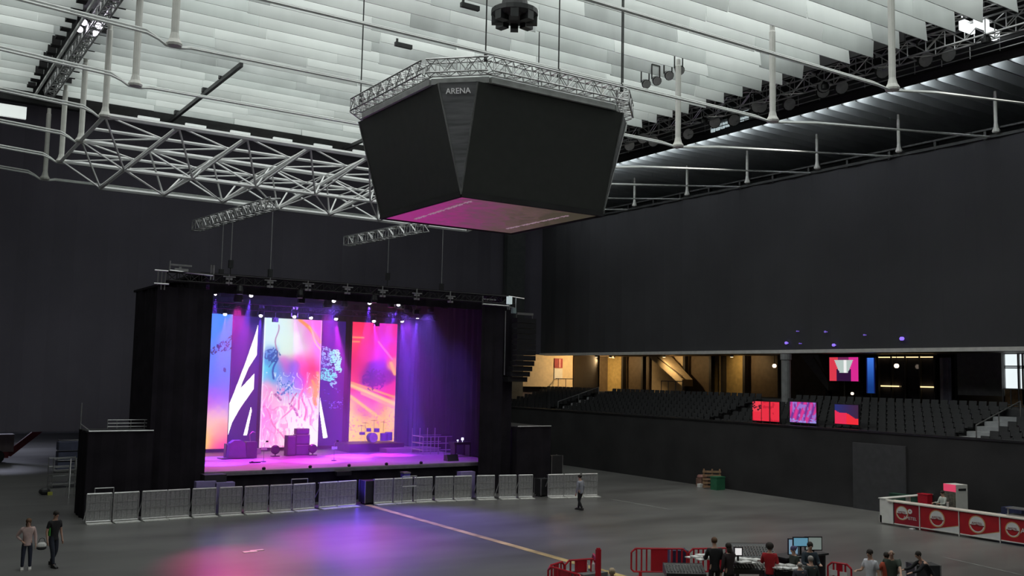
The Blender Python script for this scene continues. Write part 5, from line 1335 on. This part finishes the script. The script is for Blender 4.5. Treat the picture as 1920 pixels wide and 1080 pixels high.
stand_at(1632,1030,1.78, leftw+.3, 'person in a white shirt turned left, standing right of the mixing area', cloth('white_shirt', (.62,.62,.66)), jeans, 'short', M['hairdark'], 'short', 'stand', arms=['fwd','down'])
stand_at(1663,1036,1.66, away+.1, 'person in an orange red shirt seen from behind', cloth('orange_shirt', (.45,.08,.04)), jeans, 'short', M['hairdark'], 'short', 'stand', arms=['hip','fwd'])
stand_at(1671,1029,1.78, tocam-.4, 'bald person in a dark green shirt behind the orange shirted one', cloth('green_shirt', (.045,.06,.045)), jeans, 'none' if False else 'fringe', M['hairgrey'], 'short', 'stand', arms=['down','reach'])
stand_at(1745,1030,1.66, leftw-.1, 'person in black leaning forward with hands on a flight case', blackc, blackc, 'short', M['hairdark'], 'long', 'lean', arms=['reach','reach'])
stand_at(1148,1066,1.72, away, 'fair haired person at the bottom edge beside the left enclosure', greyc, jeans, 'short', cloth('fair_hair', (.5,.38,.25)), 'long', 'stand')
q = P(1768,928,X=41.3); person((41.3,q.y,0), leftw, 1.68, 'person in a pale overall standing behind the bar', cloth('pale_overall', (.50,.53,.48)), cloth('pale_overall_trousers', (.35,.4,.38)), 'short', M['hairdark'], 'long', 'stand', arms=['fwd','fwd'])

# ------------------------------------------------------------------ labels that tell repeats apart by their place
NTH = 'first second third fourth fifth sixth seventh eighth ninth tenth eleventh twelfth thirteenth fourteenth fifteenth sixteenth seventeenth eighteenth nineteenth twentieth'.split()
NTH += ['twenty-first','twenty-second','twenty-third','twenty-fourth','twenty-fifth']
def place_labels(group, text, key, end):
    obs = sorted([o for o in C.objects if o.get('group') == group], key=key)
    if len(obs) > len(NTH): return
    for n_, o in enumerate(obs): o['label'] = text + ', ' + NTH[n_] + ' ' + end
bpy.context.view_layer.update()
def lx(o): return o.location.x if o.type == 'EMPTY' or o.location.length > .01 else sum(v.co.x for v in o.data.vertices)/len(o.data.vertices)
def ly(o): return o.location.y if o.type == 'EMPTY' or o.location.length > .01 else sum(v.co.y for v in o.data.vertices)/len(o.data.vertices)
place_labels('crowd barriers in front of the stage', 'grey metal crowd barrier before the stage', lx, 'from the left')
place_labels('white posts of the left row', 'white ceiling post of the left row', ly, 'from the camera')
place_labels('white posts beside the wide catwalk', 'white ceiling post beside the wide catwalk', ly, 'from the camera')
place_labels('short white posts over the right curtain', 'short white post over the right curtain', ly, 'from the camera')
place_labels('white cables under the ceiling', 'white twin cable under the ceiling', ly, 'from the camera')
place_labels('glowing lamps in the front row', 'glowing moving head lamp in the front row', lx, 'from the left')
place_labels('glowing lamps in the rear row', 'glowing moving head lamp in the rear row', lx, 'from the left')
place_labels('chain hoists above the stage', 'thin chain hoist above the stage', lx, 'from the left')
place_labels('clamps on the stage front truss', 'small clamp pair on the stage front truss', lx, 'from the left')
place_labels('small lamps on the stage edge', 'small black lamp on the stage edge', lx, 'from the left')
place_labels('light boxes along the far ceiling edge', 'pale light box along the far ceiling edge', lx, 'from the left')
place_labels('floodlights along the wide catwalk', 'round floodlight on the wide right catwalk', ly, 'from the camera')
place_labels('floodlights in the middle ceiling field', 'dark floodlight right of the cube', lx, 'from the left')
place_labels('slot lights on the wide catwalk', 'pale slot light on the wide catwalk', ly, 'from the camera')
place_labels('bright panels at the upper right', 'bright light panel at the upper right', lx, 'from the left')
place_labels('flat cases before the stage front', 'low flat violet lit case before the stage', lx, 'from the left')
place_labels('violet lamp reflections low on the curtain', 'small violet lamp reflection low on the right curtain', ly, 'from the camera')
place_labels('bottles in the left enclosure', 'small bottle inside the left red enclosure', lx, 'from the left')
place_labels('hoist cables of the video cube', 'thin dark cable holding the video cube', lx, 'from the left')
